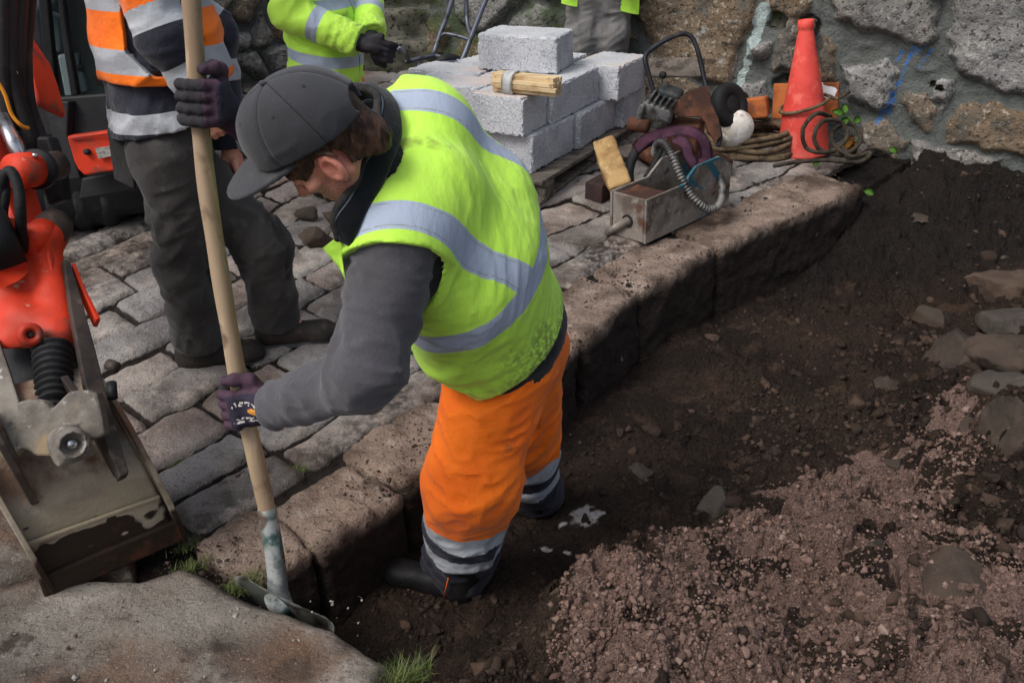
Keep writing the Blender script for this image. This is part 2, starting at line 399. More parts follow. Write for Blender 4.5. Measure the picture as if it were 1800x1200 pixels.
black = sst(3.95, 4.6, GY+.25*gw+.35*fbm(PK*2, 3, 54))*.9
chalkpts = [(1030, 884, .095), (990, 890, .03), (960, 935, .035), (1000, 940, .03), (935, 938, .02)]
chalk = np.zeros_like(GX)
for (a, b, r) in chalkpts:
    c = onz(a, b, -.22); dx, dy = GX-c[0], GY-c[1]
    chalk = np.maximum(chalk, sst(1.2, .2, np.hypot(dx/r, dy/(r*.8)))*(.55+.45*fbm(PK*38, 3, 60)))
msk = gw > -1.6
v_, q_, us = gridgeo(np.stack([GX, GY, GZ], -1), msk)
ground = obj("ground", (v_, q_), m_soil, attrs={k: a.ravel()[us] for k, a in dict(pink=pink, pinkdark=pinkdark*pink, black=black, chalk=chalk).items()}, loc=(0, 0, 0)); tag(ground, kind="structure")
bm = bmesh.new(); bmesh.ops.create_grid(bm, x_segments=2, y_segments=2, size=120)
far = obj("terrain", bmgeo(bm, (0, 0, -.75)), m_soil, loc=(0, 0, 0)); tag(far, kind="structure")

# ------------------------------------------------------------------ cobbled pavement: rows of worn setts parallel to the kerb
du = .0085
ua = np.concatenate([np.arange(-1.9, 2.2, du), np.arange(2.2, 5.6, .014)]); va = np.concatenate([np.arange(.24, 2.2, du), np.arange(2.2, 4.6, .016)])
UU, VV = np.meshgrid(ua, va); PX, PY = uv2(UU, VV)
rs = np.random.default_rng(3)
rows = [.27]
while rows[-1] < 5: rows.append(rows[-1]+rs.uniform(.18, .27)*(1.0 if rows[-1] < 1.9 else .75))
wob = .024*vn(P3(UU*2.6, VV*2.6), 70)+.011*vn(P3(UU*9, VV*9), 71)+.004*vn(P3(UU*30, VV*30), 68)
vv = VV+wob; ri = np.searchsorted(np.array(rows), vv)-1
hgt = np.zeros_like(UU); jnt = np.zeros_like(UU); tint = np.zeros_like(UU)
for r in range(-1, len(rows)-1):
    mk = ri == r
    if not mk.any(): continue
    if r < 0: hgt[mk] = -.05; jnt[mk] = 1; continue
    cuts = [-2.4+rs.uniform(0, .3)]
    while cuts[-1] < 6: cuts.append(cuts[-1]+rs.uniform(.34, .85))
    cuts = np.array(cuts); u_ = UU[mk]+.012*vn(P3(UU[mk]*6, VV[mk]*6), 72); ci = np.clip(np.searchsorted(cuts, u_)-1, 0, len(cuts)-2)
    hh = rs.uniform(-.012, .012, len(cuts)); tt = rs.uniform(0, 1, len(cuts)); tl = rs.uniform(-.012, .012, len(cuts)); gp = rs.uniform(.001, .009, len(cuts))
    du_ = np.minimum(u_-cuts[ci], cuts[ci+1]-u_); dv_ = np.minimum(vv[mk]-rows[r], rows[r+1]-vv[mk])
    k = .03; d = np.where((du_ < k) & (dv_ < k), k-np.hypot(k-du_, k-dv_), np.minimum(du_, dv_))-gp[ci]
    prof = np.clip(d/.030, -.1, 1); prof = np.where(prof > 0, 1-(1-prof)**2.4, prof*6)
    hgt[mk] = -.026+.026*prof+hh[ci]+tl[ci]*(vv[mk]-rows[r])*3; jnt[mk] = sst(.012, -.002, d); tint[mk] = tt[ci]
PP = P3(UU, VV)
hgt += .011*fbm(PP*5.5, 4, 73)+.004*fbm(PP*30, 3, 74)
jnt = np.clip(jnt+.25*fbm(PP*30, 3, 75)*(jnt > .02), 0, 1)
spill = sst(.62, .2, VV+.16*fbm(PP*3.5, 3, 76)-.1*sst(3, .5, UU))*.55+.38*sst(.1, .45, fbm(PP*3, 4, 77))+.28*fbm(PP*26, 4, 78)
dirt = np.clip(spill+.55*sst(-1.35, -1.75, PX+.12*vn(PP*3, 84))*sst(3.2, 3.7, PY), 0, 1)  # spilt soil; far-left patch is wet dirt plus the excavator's shade painted in
hgt = np.maximum(hgt, -.024+.008*vn(PP*40, 79)+.004*fbm(PP*80, 2, 80)) + .007*sst(.45, .9, dirt)*np.abs(vn(PP*55, 81))
pz = G(PY)+hgt
pm = (UU > -.02+.05*vn(P3(VV*5, 0*VV), 83)) | (VV > 1.75)
v_, q_, us = gridgeo(np.stack([PX, PY, pz], -1), pm)
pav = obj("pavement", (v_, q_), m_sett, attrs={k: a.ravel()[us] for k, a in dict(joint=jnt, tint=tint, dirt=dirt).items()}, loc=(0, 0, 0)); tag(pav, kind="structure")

# ------------------------------------------------------------------ kerb stones (each its own stone)
def kerb_stone(u0, u1, w, seed, label, hgt_=.40, top=0.0, vin=.0):
    uc = (u0+u1)/2; x0, y0 = uv2(u0, w/2); x1, y1 = uv2(u1, w/2); cx, cy = (x0+x1)/2, (y0+y1)/2
    L = math.hypot(x1-x0, y1-y0); z = float(G(cy)); sl_ = (float(G(y1))-float(G(y0)))/L
    ax = unit(V(x1-x0, y1-y0, sl_*L)); R = frame(np.cross(ax, np.cross(V(0, 0, 1), ax)), ax)
    c = V(cx, cy, z+top)-R[:, 2]*hgt_/2+R[:, 1]*(vin)
    def f(P):
        d = boxd(P, c, (L/2-.003, w/2, hgt_/2), R, .026)
        return d-.024*fbm(P*4.2+seed, 4, seed)-.014*(np.abs(fbm(P*8, 4, seed+3))*2-.5)-.006*np.abs(vn(P*30, seed+6))-.002*vn(P*60, seed+9)
    e = np.array([L/2+.06]*3)
    lo = np.minimum(V(x0, y0, 0), V(x1, y1, 0))-w*.75; hi = np.maximum(V(x0, y0, 0), V(x1, y1, 0))+w*.75
    lo[2] = z-hgt_-.08; hi[2] = z+.08
    g = nets(f, lo, hi, .0095 if uc < 2.2 else .012)
    v = g[0]; q = (v-c)@R
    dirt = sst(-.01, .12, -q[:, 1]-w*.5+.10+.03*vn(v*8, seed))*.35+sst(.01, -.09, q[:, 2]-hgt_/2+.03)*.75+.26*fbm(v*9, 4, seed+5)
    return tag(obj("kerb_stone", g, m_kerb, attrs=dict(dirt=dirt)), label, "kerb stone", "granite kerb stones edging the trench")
kerb_stone(.03, .24, .27, 201, "small kerb stone touching the shovel blade at the corner of the trench", top=-.01)
kerb_stone(.24, .56, .25, 202, "rounded kerb stone right of the shovel shaft, with a bulging shadowed end", top=-.005, vin=-.01)
kerb_stone(.58, 1.02, .27, 203, "kerb stone below the bending digger's forearm, left of his trousers", top=.0, vin=.02)
kerb_stone(1.04, 1.60, .27, 204, "kerb stone hidden behind the digger's vest and orange trousers", top=.0, vin=.02)
kerb_stone(1.62, 2.10, .29, 205, "kerb stone at the digger's back, right of his vest hem, with a pale lit top", top=.01, vin=.01)
kerb_stone(2.12, 2.69, .29, 206, "kerb stone second from the far end, between two dark open joints", top=.0, vin=.01)
kerb_stone(2.71, 3.86, .33, 207, "longest kerb stone, farthest away, ending at the black soil near the cone", top=.005, vin=.0)

# ------------------------------------------------------------------ broad natural slabs at the lower left
def slab(poly, z0, th, seed, label, h=.010, rd=.05):
    poly = [tuple(p[:2]) for p in poly]; pa = np.array(poly)
    def f(P):
        d2 = polysd(P[:, 0], P[:, 1], poly)+.015*vn(P*6, seed)+rd
        dz = np.abs(P[:, 2]-(z0-th/2))-th/2+rd+.010*fbm(P3(P[:, 0], P[:, 1])*4, 3, seed)+.006*fbm(P3(P[:, 0], P[:, 1])*14, 4, seed+2)
        d = np.minimum(np.maximum(d2, dz), 0)+np.hypot(np.maximum(d2, 0), np.maximum(dz, 0))-rd
        return d-.003*vn(P*45, seed+7)
    g = nets(f, (*(pa.min(0)-.05), z0-th-.04), (*(pa.max(0)+.05), z0+.07), h)
    v = g[0]; d2 = polysd(v[:, 0], v[:, 1], poly)
    dirt = sst(-.10, .0, d2+.03*vn(v*9, seed+4))*.55+.35*fbm(v*6, 4, seed+5)+sst(z0-.03, z0-.12, v[:, 2])*.5
    return tag(obj("stone_slab", g, m_slab, attrs=dict(dirt=dirt)), label, "stone slab")
slab([ong(*p) for p in ((690, 1172), (590, 1108), (440, 1040), (330, 985), (250, 1010), (70, 1010), (-140, 1060))]+[V(-1.6, 1.2), V(-1.3, .9), V(-.3, .95), V(-.27, 1.45)], .012, .34, 301, "broad flat granite slab in the lower left corner under the shovel blade")
slab([ong(*p) for p in ((-260, 770), (70, 720), (235, 860), (230, 1000), (66, 1003), (-150, 1050))]+[V(-2.0, 1.6)], .0, .22, 302, "pale granite slab under the excavator bucket at the left edge")

# ------------------------------------------------------------------ stone wall on the right
WP = V(1.97, 5.56, 0); WT = unit(V(.874, -.486, 0)); WN = V(WT[1], -WT[0], 0)      # WN points to the camera
if WN[1] > 0: WN = -WN
def wsz(u, v):
    p = onplane(u, v, WP, WN); return (np.dot(p-WP, WT), p[2])
wall_polys = [((1135, -40), (1335, -40), (1330, 15), (1318, 60), (1300, 110), (1285, 150), (1230, 145), (1160, 112), (1128, 60)),
    ((1378, 34), (1410, 42), (1400, 122), (1365, 125), (1358, 90)), ((1322, 74), (1358, 72), (1352, 104), (1318, 106)),
    ((1440, 60), (1475, 70), (1465, 150), (1430, 160)), ((1465, -60), (1655, -60), (1652, 55), (1640, 76), (1610, 80), (1560, 66), (1465, 36)),
    ((1475, 105), (1560, 105), (1582, 125), (1566, 180), (1530, 196), (1488, 175)), ((1590, 150), (1622, 160), (1652, 195), (1646, 222), (1625, 236), (1598, 215), (1583, 180)),
    ((1690, -60), (1900, -60), (1900, 158), (1750, 162), (1690, 138), (1666, 100), (1665, 50)), ((1690, 186), (1740, 180), (1900, 192), (1900, 285), (1740, 266), (1672, 246), (1674, 210)),
    ((1505, 215), (1550, 210), (1592, 250), (1575, 285), (1515, 275)), ((1640, 140), (1678, 140), (1682, 165), (1660, 198), (1632, 170)), ((1350, -50), (1440, -50), (1432, 8), (1395, 38), (1342, 22)),
    ((1590, 240), (1680, 255), (1760, 280), (1700, 300), (1600, 290)), ((1300, 150), (1350, 135), (1355, 180), (1310, 200)), ((1130, 115), (1200, 130), (1230, 160), (1200, 210), (1130, 190))]
S_, Z_ = np.meshgrid(np.arange(-2.9, 3.6, .0105), np.arange(-.35, 2.3, .0105))
Q = P3(S_, Z_)
jx = S_+.03*vn(Q*6, 90)+.012*vn(Q*20, 91); jz = Z_+.03*vn(Q*6, 92)+.012*vn(Q*20, 93)
f1, f2, cid_ = worley2(jx/.46, jz/.30, 94)
dS = (f2-f1)*.20-.03
inside = (S_ > -1.25) & (S_ < 1.25) & (Z_ < 1.2)
dS = np.where((S_ > -1.15) & (S_ < 1.0) & (Z_ < 1.0), -.05, dS); ids = cid_.copy()
for i, p in enumerate(wall_polys):
    sd = -polysd(jx, jz, [wsz(*q) for q in p]); b = sd > dS
    dS = np.where(b, sd, dS); ids = np.where(b, (i*.37+.13) % 1.0, ids)
bump = np.clip(dS/.045+.25*fbm(Q*14, 3, 89), 0, 1); bump = 1-(1-bump)**1.8
disp = bump*(.050+.04*(ids-.5))+bump*(.030*fbm(Q*4+ids[..., None]*7, 4, 95)+.012*fbm(Q*15, 3, 96))+.008*fbm(Q*9, 3, 97)-.02*sst(.0, -.06, dS)*np.abs(vn(Q*9, 98))
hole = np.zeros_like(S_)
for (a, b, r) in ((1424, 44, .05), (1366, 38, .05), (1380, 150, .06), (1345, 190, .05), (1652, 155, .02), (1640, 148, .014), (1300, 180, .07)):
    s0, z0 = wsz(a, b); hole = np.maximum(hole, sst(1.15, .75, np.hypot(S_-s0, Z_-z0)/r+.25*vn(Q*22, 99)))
disp -= hole*.16
blue = np.zeros_like(S_)
for a, b, r in (((1622, 82), (1600, 100), .02), ((1606, 84), (1560, 200), .016), ((1588, 84), (1575, 110), .014), ((1572, 160), (1542, 215), .02), ((1640, 84), (1612, 120), .012)):
    blue = np.maximum(blue, sst(r, r*.35, segd(S_+.008*vn(Q*30, 101), Z_, wsz(*a), wsz(*b))))
streak = sst(.035, .012, segd(S_+.012*vn(Q*26, 111)+.006*vn(Q*70, 113), Z_, wsz(1345, 18), wsz(1300, 146))-.022*sst(wsz(1310, 120)[1], wsz(1345, 15)[1], Z_))*sst(-.75, -.1, fbm(Q*V(16, 5, 1), 4, 112)+.1)
ms = sst(-.9, -1.7, S_)*.8*sst(-.3, .3, fbm(Q*3, 3, 103)+.3)
pts = WP[None, None]+S_[..., None]*WT+(disp[..., None])*WN; pts[..., 2] = Z_
v_, q_, us = gridgeo(pts)
wattr = {k: a.ravel()[us] for k, a in dict(mortar=sst(.2, .02, bump), grey=ids*sst(.3, .9, ids+.3), brown=1-ids, blue=blue*.9, moss=ms, hole=hole, streak=streak).items()}
wall = thing("stone_wall", WP+WT*.3, "big rubble stone wall with grey mortar behind the orange cone", "wall")
obj("wall_face", (v_, q_[:, ::-1] if WN[1] < 0 else q_), m_wall, wall, attrs=wattr)
c0 = WP+WT*.35-WN*.30; obj("wall_core", bbox(c0+V(0, 0, .95), (6.4, .5, 2.68), frame(V(0, 0, 1), WT), .01), m_step, wall)
m_pipe = mat("clay_pipe", lin(120, 112, 100), [('n', lin(60, 56, 50), 20, .45, .6)], rough=.8)
pc = onplane(1427, 43, WP, WN); obj("drain_pipe", lathe([(.030, -.12), (.030, .05), (.040, .055), (.040, .09), (.033, .09), (.033, -.1)], pc+WN*.02, frame(WN)), m_pipe, wall)

# wall beside the steps (left) and the steps
def rubble(name, a, b, z0, z1, seed, label, cell=(.24, .17), moss=.3, th=.45):
    a = V(*a, 0); b = V(*b, 0); T = unit(b-a); L = np.linalg.norm(b-a); Nn = V(T[1], -T[0], 0)
    S, Z = np.meshgrid(np.arange(0, L, .013), np.arange(z0, z1, .013)); Qq = P3(S+seed, Z)
    f1, f2, idv = worley2((S+.05*vn(Qq*5, seed))/cell[0], (Z+.05*vn(Qq*5, seed+1))/cell[1], seed)
    d = (f2-f1); bp = np.clip((d-.10)/.35, 0, 1); bp = 1-(1-bp)**2
    ds = bp*(.05+.04*idv)+.02*fbm(Qq*9, 4, seed+2)
    p = a+S[..., None]*T+ds[..., None]*Nn; p[..., 2] = Z
    vv_, qq_, uu_ = gridgeo(p)
    w = thing(name, (a+b)/2, label, "wall")
    obj("wall_face", (vv_, qq_), m_wall, w, attrs={k: np.asarray(x).ravel() for k, x in dict(mortar=sst(.3, .05, bp), grey=idv, brown=1-idv, blue=0*S, moss=moss*(.5+fbm(Qq*3, 3, seed+4)), hole=0*S).items()})
    obj("wall_core", bbox((a+b)/2-Nn*(th/2+.02)+V(0, 0, (z0+z1)/2), (L, th, z1-z0), frame(V(0, 0, 1), T), .01), m_step, w)
    return w
rubble("stone_wall", (-2.75, 5.6), (-1.35, 7.3), -.1, 2.6, 401, "pale pointed rubble wall left of the steps behind the yellow jacket", moss=.5)
rubble("stone_wall", (-.42, 7.15), (.1, 7.0), -.1, 2.6, 402, "mossy wall end with weeds between the steps and the block stack", (.3, .22), 1.5)
st = thing("stone_steps", (-.9, 7.2, .3), "flight of dark mossy stone steps rising behind the yellow jacketed man", "steps")
for i in range(8):
    def fstep(P, i=i):
        d = boxd(P, V(-.95, 7.15+.29*i+.3, .30+.185*(i+.5)-.2), (.75, .34, .30), None, .035)
        return d-.022*fbm(P*4+i, 3, 410+i)-.007*fbm(P*18, 3, 411)
    z0 = .30+.185*(i+.5); g = nets(fstep, (-1.76, 6.75+.29*i, z0-.56), (-.14, 7.86+.29*i, z0+.16), .02); obj("step", g, m_step, st)
m_back = m_wall
rubble("stone_wall", (-1.9, 9.6), (.3, 9.6), 0, 3.4, 405, "dim stone wall closing the top of the steps", moss=1.0)
# ------------------------------------------------------------------ people
YEL = lin(214, 250, 66); 
m_yel = mat("hivis_yellow", lin(200, 250, 88), [('n', lin(178, 232, 66)+(.5,), 5, .45, .7), ('a', lin(168, 180, 200), 'band', -.0012, .0012), ('n', lin(110, 120, 60)+(.55,), 7, .64, .72, 9, (1, 1, 1)), ('a', lin(110, 118, 70)+(.45,), 'stitch', -.0006, .0002), ('a', lin(84, 84, 56)+(.75,), 'dirt', .15, .8, 70),
    ('a', lin(18, 20, 24), 'trim', -.001, .001)], rough=.75, sheen=.15, bumps=[('n', 14, .005, (1.6, 1, .35)), ('n', 420, .0008)])
m_org = mat("hivis_orange", lin(255, 122, 18), [('n', lin(236, 98, 10)+(.6,), 6, .42, .7), ('a', lin(166, 170, 176), 'band', -.0012, .0012), ('a', lin(28, 30, 46), 'navy', -.0012, .0012), ('n', lin(120, 78, 50)+(.5,), 9, .64, .74, 9), ('a', lin(90, 78, 66)+(.6,), 'dirt', .4, .7, 40)],
    rough=.72, sheen=.1, bumps=[('n', 24, .007), ('n', 400, .0008)])
m_navy = mat("navy_cloth", lin(34, 36, 50), [('n', lin(24, 26, 38), 8, .4, .7), ('a', lin(172, 176, 182), 'band', -.0012, .0012), ('a', lin(255, 118, 22), 'orange', -.0012, .0012)], rough=.85, sheen=.2, bumps=[('n', 30, .006), ('n', 400, .0008)])
m_swt = mat("grey_sweatshirt", lin(82, 80, 86), [('n', lin(62, 60, 66)+(.8,), 300, .4, .65, 4, (1, 1, 3)), ('n', lin(70, 68, 72)+(.7,), 6, .4, .65)], rough=.92, sheen=.25, bumps=[('n', 30, .005), ('n', 500, .001, (1, 1, 2.5))])
m_jersey = mat("black_jersey", lin(30, 31, 34), [('n', lin(22, 22, 25), 20, .4, .6)], rough=.9, sheen=.2, bumps=[('n', 40, .004)])
m_wtr = mat("charcoal_workwear", lin(66, 64, 62), [('n', lin(46, 44, 43), 7, .4, .66, 6), ('n', lin(92, 88, 84)+(.5,), 16, .58, .72, 6), ('a', lin(30, 29, 29), 'panel', -.001, .001)], rough=.9, sheen=.15, bumps=[('n', 26, .006), ('n', 380, .001)])
m_skin = mat("skin", lin(224, 162, 138), [('n', lin(206, 132, 112), 22, .42, .66), ('a', lin(214, 120, 104)+(.6,), 'red', .3, 1.0), ('a', lin(120, 90, 76)+(.75,), 'stubble', .05, .7, 500), ('a', lin(60, 46, 40), 'lash', .4, .8)], rough=.5, spec=.4, sub=.08, bumps=[('n', 140, .0012)])
m_hair = mat("brown_hair", lin(88, 62, 46), [('n', lin(50, 35, 26), 60, .4, .6, 5, (1, 1, .25)), ('n', lin(112, 90, 70)+(.6,), 90, .6, .7, 5, (1, 1, .25))], rough=.6, bumps=[('n', 120, .004, (1, 1, .3))])
m_cap = mat("charcoal_cap", lin(56, 57, 61), [('n', lin(45, 46, 50), 6, .4, .66, 6), ('n', lin(92, 88, 84)+(.4,), 12, .56, .74, 7), ('a', lin(30, 30, 33), 'seam', .4, .8)], rough=.92, sheen=.2, bumps=[('n', 420, .0009), ('n', 30, .002)])
m_glove = mat("work_glove", lin(52, 50, 54), [('n', lin(38, 36, 40), 14, .4, .65), ('a', lin(72, 52, 66), 'purple', .4, .6), ('a', lin(48, 44, 60), 'patch', .4, .6), ('a', lin(216, 210, 206), 'print', .5, .62), ('a', lin(222, 150, 60), 'logo', .5, .6)], rough=.85, bumps=[('n', 200, .0015), ('n', 50, .003)])
m_boot = mat("black_rubber_boot", lin(34, 33, 34), [('n', lin(62, 54, 48)+(.7,), 12, .5, .7, 7), ('n', lin(22, 21, 22), 6, .45, .6)], rough=.6, bumps=[('n', 60, .002)])
m_lea = mat("brown_leather_boot", lin(50, 43, 39), [('n', lin(34, 31, 29), 14, .42, .64, 6), ('a', lin(84, 86, 90), 'sole', -.001, .001), ('n', lin(110, 96, 84)+(.4,), 20, .6, .72, 7)], rough=.7, bumps=[('n', 60, .004)])
m_sole = mat("boot_sole", lin(46, 46, 48), [('n', lin(84, 78, 72)+(.6,), 18, .5, .7)], rough=.85)
m_coll = mat("dark_collar", lin(30, 38, 48), [('n', lin(20, 25, 32), 12, .4, .65)], rough=.75, sheen=.3, bumps=[('n', 60, .003)])

CX, CY, CZ = V(1, 0, 0), V(0, math.sin(TH), math.cos(TH)), V(0, -math.cos(TH), math.sin(TH))     # image right, image up, toward the viewer
def camv(x, y, z): return unit(CX*x+CY*y+CZ*z)
def folds(P, ax, sc, s, sq=3.0):
    """ridged cloth folds running across axis ax"""
    ax = unit(ax); q = P+((P@ax)[..., None]*(sq-1))*ax
    q = q+.35*np.stack([vn(P*5, s+1), vn(P*5, s+2), vn(P*5, s+3)], -1)/max(sc, 1)*3
    return (1-2*np.abs(vn(q*sc, s)))
def headf(P, c, R):
    q = (P-c)@R; x, y, z = q[..., 0], q[..., 1], q[..., 2]; ql = np.stack([np.abs(x), y, z], -1)
    d = elld(q, (0, -.012, .035), (.076, .098, .088))
    d = smin(d, elld(q, (0, .030, -.045), (.058, .060, .078)), .03)
    d = smin(d, capd(ql, (.056, -.005, -.060), (.012, .072, -.103), .017, .018), .025)
    d = smin(d, capd(ql, (.0, .080, .018), (.046, .070, .016), .013, .010), .012)
    d = smin(d, elld(ql, (.044, .060, -.026), (.02, .02, .016)), .015)
    d = -smin(-d, elld(ql, (.033, .094, -.001), (.018, .014, .011)), .008)
    d = smin(d, elld(ql, (.032, .076, -.001), (.0125, .0125, .0125)), .002)
    d = smin(d, capd(q, (0, .084, .014), (0, .112, -.028), .008, .011), .009)
    d = smin(d, elld(ql, (.012, .099, -.034), (.008, .010, .008)), .006)
    d = smin(d, elld(q, (0, .087, -.064), (.024, .010, .006)), .006); d = smin(d, elld(q, (0, .084, -.076), (.021, .010, .007)), .006)
    e = (ql-V(.079, -.004, -.030))*.95; a = .30
    ey = e[..., 1]*math.cos(a)+e[..., 2]*math.sin(a); ez = -e[..., 1]*math.sin(a)+e[..., 2]*math.cos(a); ex = e[..., 0]+.35*ey
    ee = np.stack([ex, ey, ez], -1)
    ear = elld(ee, (.002, 0, 0), (.011, .021, .034)); ear = -smin(-ear, elld(ee, (.014, .002, .002), (.012, .012, .022)), .003)
    ear = smin(ear, elld(ee, (0.002, .012, -.002), (.006, .006, .010)), .004)
    d = smin(d, ear, .006)
    return d
def foot_boot(P, heel, toe, up, h, ws=.048, sh=.052):
    """boot: sole line heel->toe (on the ground) with an upper that rises at the heel to height h along up"""
    f = unit(toe-heel); n = unit(np.cross(f, up)); z = V(0, 0, 1); L = np.linalg.norm(toe-heel)
    q = np.stack([(P-heel)@f, (P-heel)@n, (P-heel)@z], -1)
    d = chain(q, [(.045, 0, .045), (.13, 0, .045), (L-.055, .004, .042)], [.046, .044, .046], .03, (0, 1, 0), 1.02)
    d = smin(d, elld(q, (L-.06, .004, .038), (.062, .050, .040)), .02)
    d = np.maximum(d, -q[..., 2]+.004)
    sole = boxd(q, (L/2, 0, .010), (L/2-.004, .043, .012), None, .010)
    sole = np.maximum(sole, np.hypot((q[..., 0]-L/2)/(L/2), q[..., 1]/.052*.75)*L/2-L/2-.006)
    d = np.minimum(d, sole)
    top = heel+z*.05+f*.055
    leg = capd(P, top, top+up*h, sh, sh*1.1)
    return smin(d, leg, .035)
def hand_grip(P, c, a, s, n, al0, wrist, rsh=.021, fl=(.0, 1)):
    """hand closed round a shaft at c (axis a): palm at angle al0 from s toward n; fingers wrap on from there"""
    def pol(al, r, t): return c+a*t+(s*math.cos(al)+n*math.sin(al))*r
    D = math.radians
    pc = pol(D(al0), .040, 0)
    rad = unit(pc-c); tg = unit(np.cross(a, rad)); R = np.stack([tg, a, rad], 1)
    d = boxd(P, pc-tg*.008, (.036, .043, .017), R, .015)
    for i, (t, ln) in enumerate(((-.036, .8), (-.012, .95), (.012, 1.0), (.035, .93))):
        al = al0+50; tt = t
        pts = [pol(D(al-14), .050, tt), pol(D(al+20), .046, tt*1.02), pol(D(al+62*ln), .036, tt*1.0), pol(D(al+118*ln), .035, tt*.98), pol(D(al+165*ln), .036, tt*.97)]
        d = smin(d, chain(P, pts, [.0125, .0125, .0118, .0112, .0105], .004), .003 if i else .004)
    th = [pol(D(al0-38), .046, .030), pol(D(al0-20), .048, .062), pol(D(al0+22), .040, .070), pol(D(al0+60), .036, .066)]
    d = smin(d, chain(P, th, [.017, .0155, .014, .012], .008), .008)
    w = wrist; d = smin(d, capd(P, pol(D(al0-35), .042, -.004), w, .032, .030, a, 1.25), .03)
    return d

# ------------------------------------------------------------------ shovel (its line is needed for the hands)
SB = at(489, 1035, 1.86)
shpx = [(484, 985), (471, 905), (448, 800), (423, 690), (402, 570), (382, 450), (364, 330), (352, 215), (342, 80), (333, -40)]
shp = [at(p[0], p[1], 1.87+.17*i/9.) for i, p in enumerate(shpx)]
def shaft_at(v):
    k = min(range(len(shpx)-1), key=lambda i: 0 if shpx[i+1][1] <= v <= shpx[i][1] else 1); t = (v-shpx[k][1])/(shpx[k+1][1]-shpx[k][1])
    return shp[k]*(1-t)+shp[k+1]*t, unit(shp[k+1]-shp[k])

# ------------------------------------------------------------------ the digger
D_ = thing("person", (-.05, 2.3, -.3), "bending man in yellow vest, dark cap and orange trousers digging in the trench", "person")
pel = at(893, 612, 2.25); hipL = at(878, 640, 2.15); hipR = at(912, 612, 2.36)
shL = at(692, 458, 1.85); shR = at(698, 226, 2.13); mid = (shL+shR)/2
elL = at(645, 655, 1.74); wrL = at(487, 716, 1.83)
elR = at(560, 215, 2.16); wrR = at(432, 222, 2.06)
knL = at(830, 845, 2.09); anL = at(806, 985, 2.22); knR = at(918, 745, 2.47); anR = at(938, 862, 2.66)
S = unit(mid-pel); LS = unit(shL-shR); LP = unit(hipL-hipR); FS = unit(np.cross(LS, S)); 
if FS[0] > 0: FS = -FS
hc = at(563, 250, 1.84); hcc = at(553, 243, 1.845)
def hframe(hl, hu): hu = unit(hu-hl*np.dot(hu, hl)); return np.stack([-hl, unit(np.cross(hl, hu)), hu], 1)
HR = hframe(camv(.10, -.62, .78), camv(-.794, .423, .438)); KR_ = hframe(camv(.03, -.72, .69), camv(-.56, .53, .63))     # head, and the cap worn a little askew on it
c7 = mid+S*.03+FS*-.01; nb = at(588, 252, 1.87)
cL, aL = shaft_at(706); cR, aR = shaft_at(178)
n_ = CZ-aL*np.dot(CZ, aL); n_ = unit(n_); s_ = unit(np.cross(aL, n_)); s_ = s_ if s_[0] > 0 else -s_
chest = mid-S*.16; waist = pel+S*.16; w1 = at(822, 446, 2.10)
def f_body(P):
    d = headf(P, hc, HR)
    d = smin(d, chain(P, [nb, c7-S*.05], [.056, .062], .02), .03)
    d = smin(d, chain(P, [chest, waist, pel], [.11, .10, .11], .05, LS, 1.25), .05)
    d = smin(d, capd(P, shR, shL, .05, .05), .05)
    for a, b, c in ((shL, elL, wrL), (shR, elR, wrR)): d = smin(d, chain(P, [a, b, c], [.05, .042, .026], .02), .03)
    for a, b, c in ((hipL, knL, anL), (hipR, knR, anR)): d = smin(d, chain(P, [a, b, c], [.08, .055, .04], .03), .03)
    for an, tv in ((anL, V(-.2, -.01, -.05)), (anR, V(-.2, .05, -.05))): d = smin(d, capd(P, an-V(0, 0, .03), an+tv*.7-V(0, 0, .03), .035, .03), .02)
    for w, c in ((wrL, cL), (wrR, cR)): d = smin(d, capd(P, w, w*.45+c*.55, .024, .018), .02)
    return d
g = nets(f_body, (-.66, 1.66, -.30), (.24, 2.80, 1.34), .0042)
q = (g[0]-hc)@HR; hd = (np.linalg.norm(q, axis=1) < .17)
stub = hd*sst(-.012, -.05, q[:, 2])*sst(.075, .10, np.abs(q[:, 0])*0+.1)*sst(-.03, .03, q[:, 1])
red = hd*(sst(.066, .08, np.abs(q[:, 0]))*.8+sst(.095, .112, q[:, 1])*.6+sst(-.02, -.06, q[:, 1])*.5)
lash = hd*sst(.004, .0, np.abs(q[:, 2]+.004+.1*np.abs(np.abs(q[:, 0])-.033)))*sst(.018, .012, np.abs(np.abs(q[:, 0])-.033))*sst(.07, .08, q[:, 1])
lash = np.maximum(lash, hd*sst(.006, .002, np.abs(q[:, 2]-.026+.25*np.abs(np.abs(q[:, 0])-.03)))*sst(.026, .016, np.abs(np.abs(q[:, 0])-.034))*sst(.06, .075, q[:, 1]))
obj("body", g, m_skin, D_, attrs=dict(stubble=stub, red=red, lash=lash))
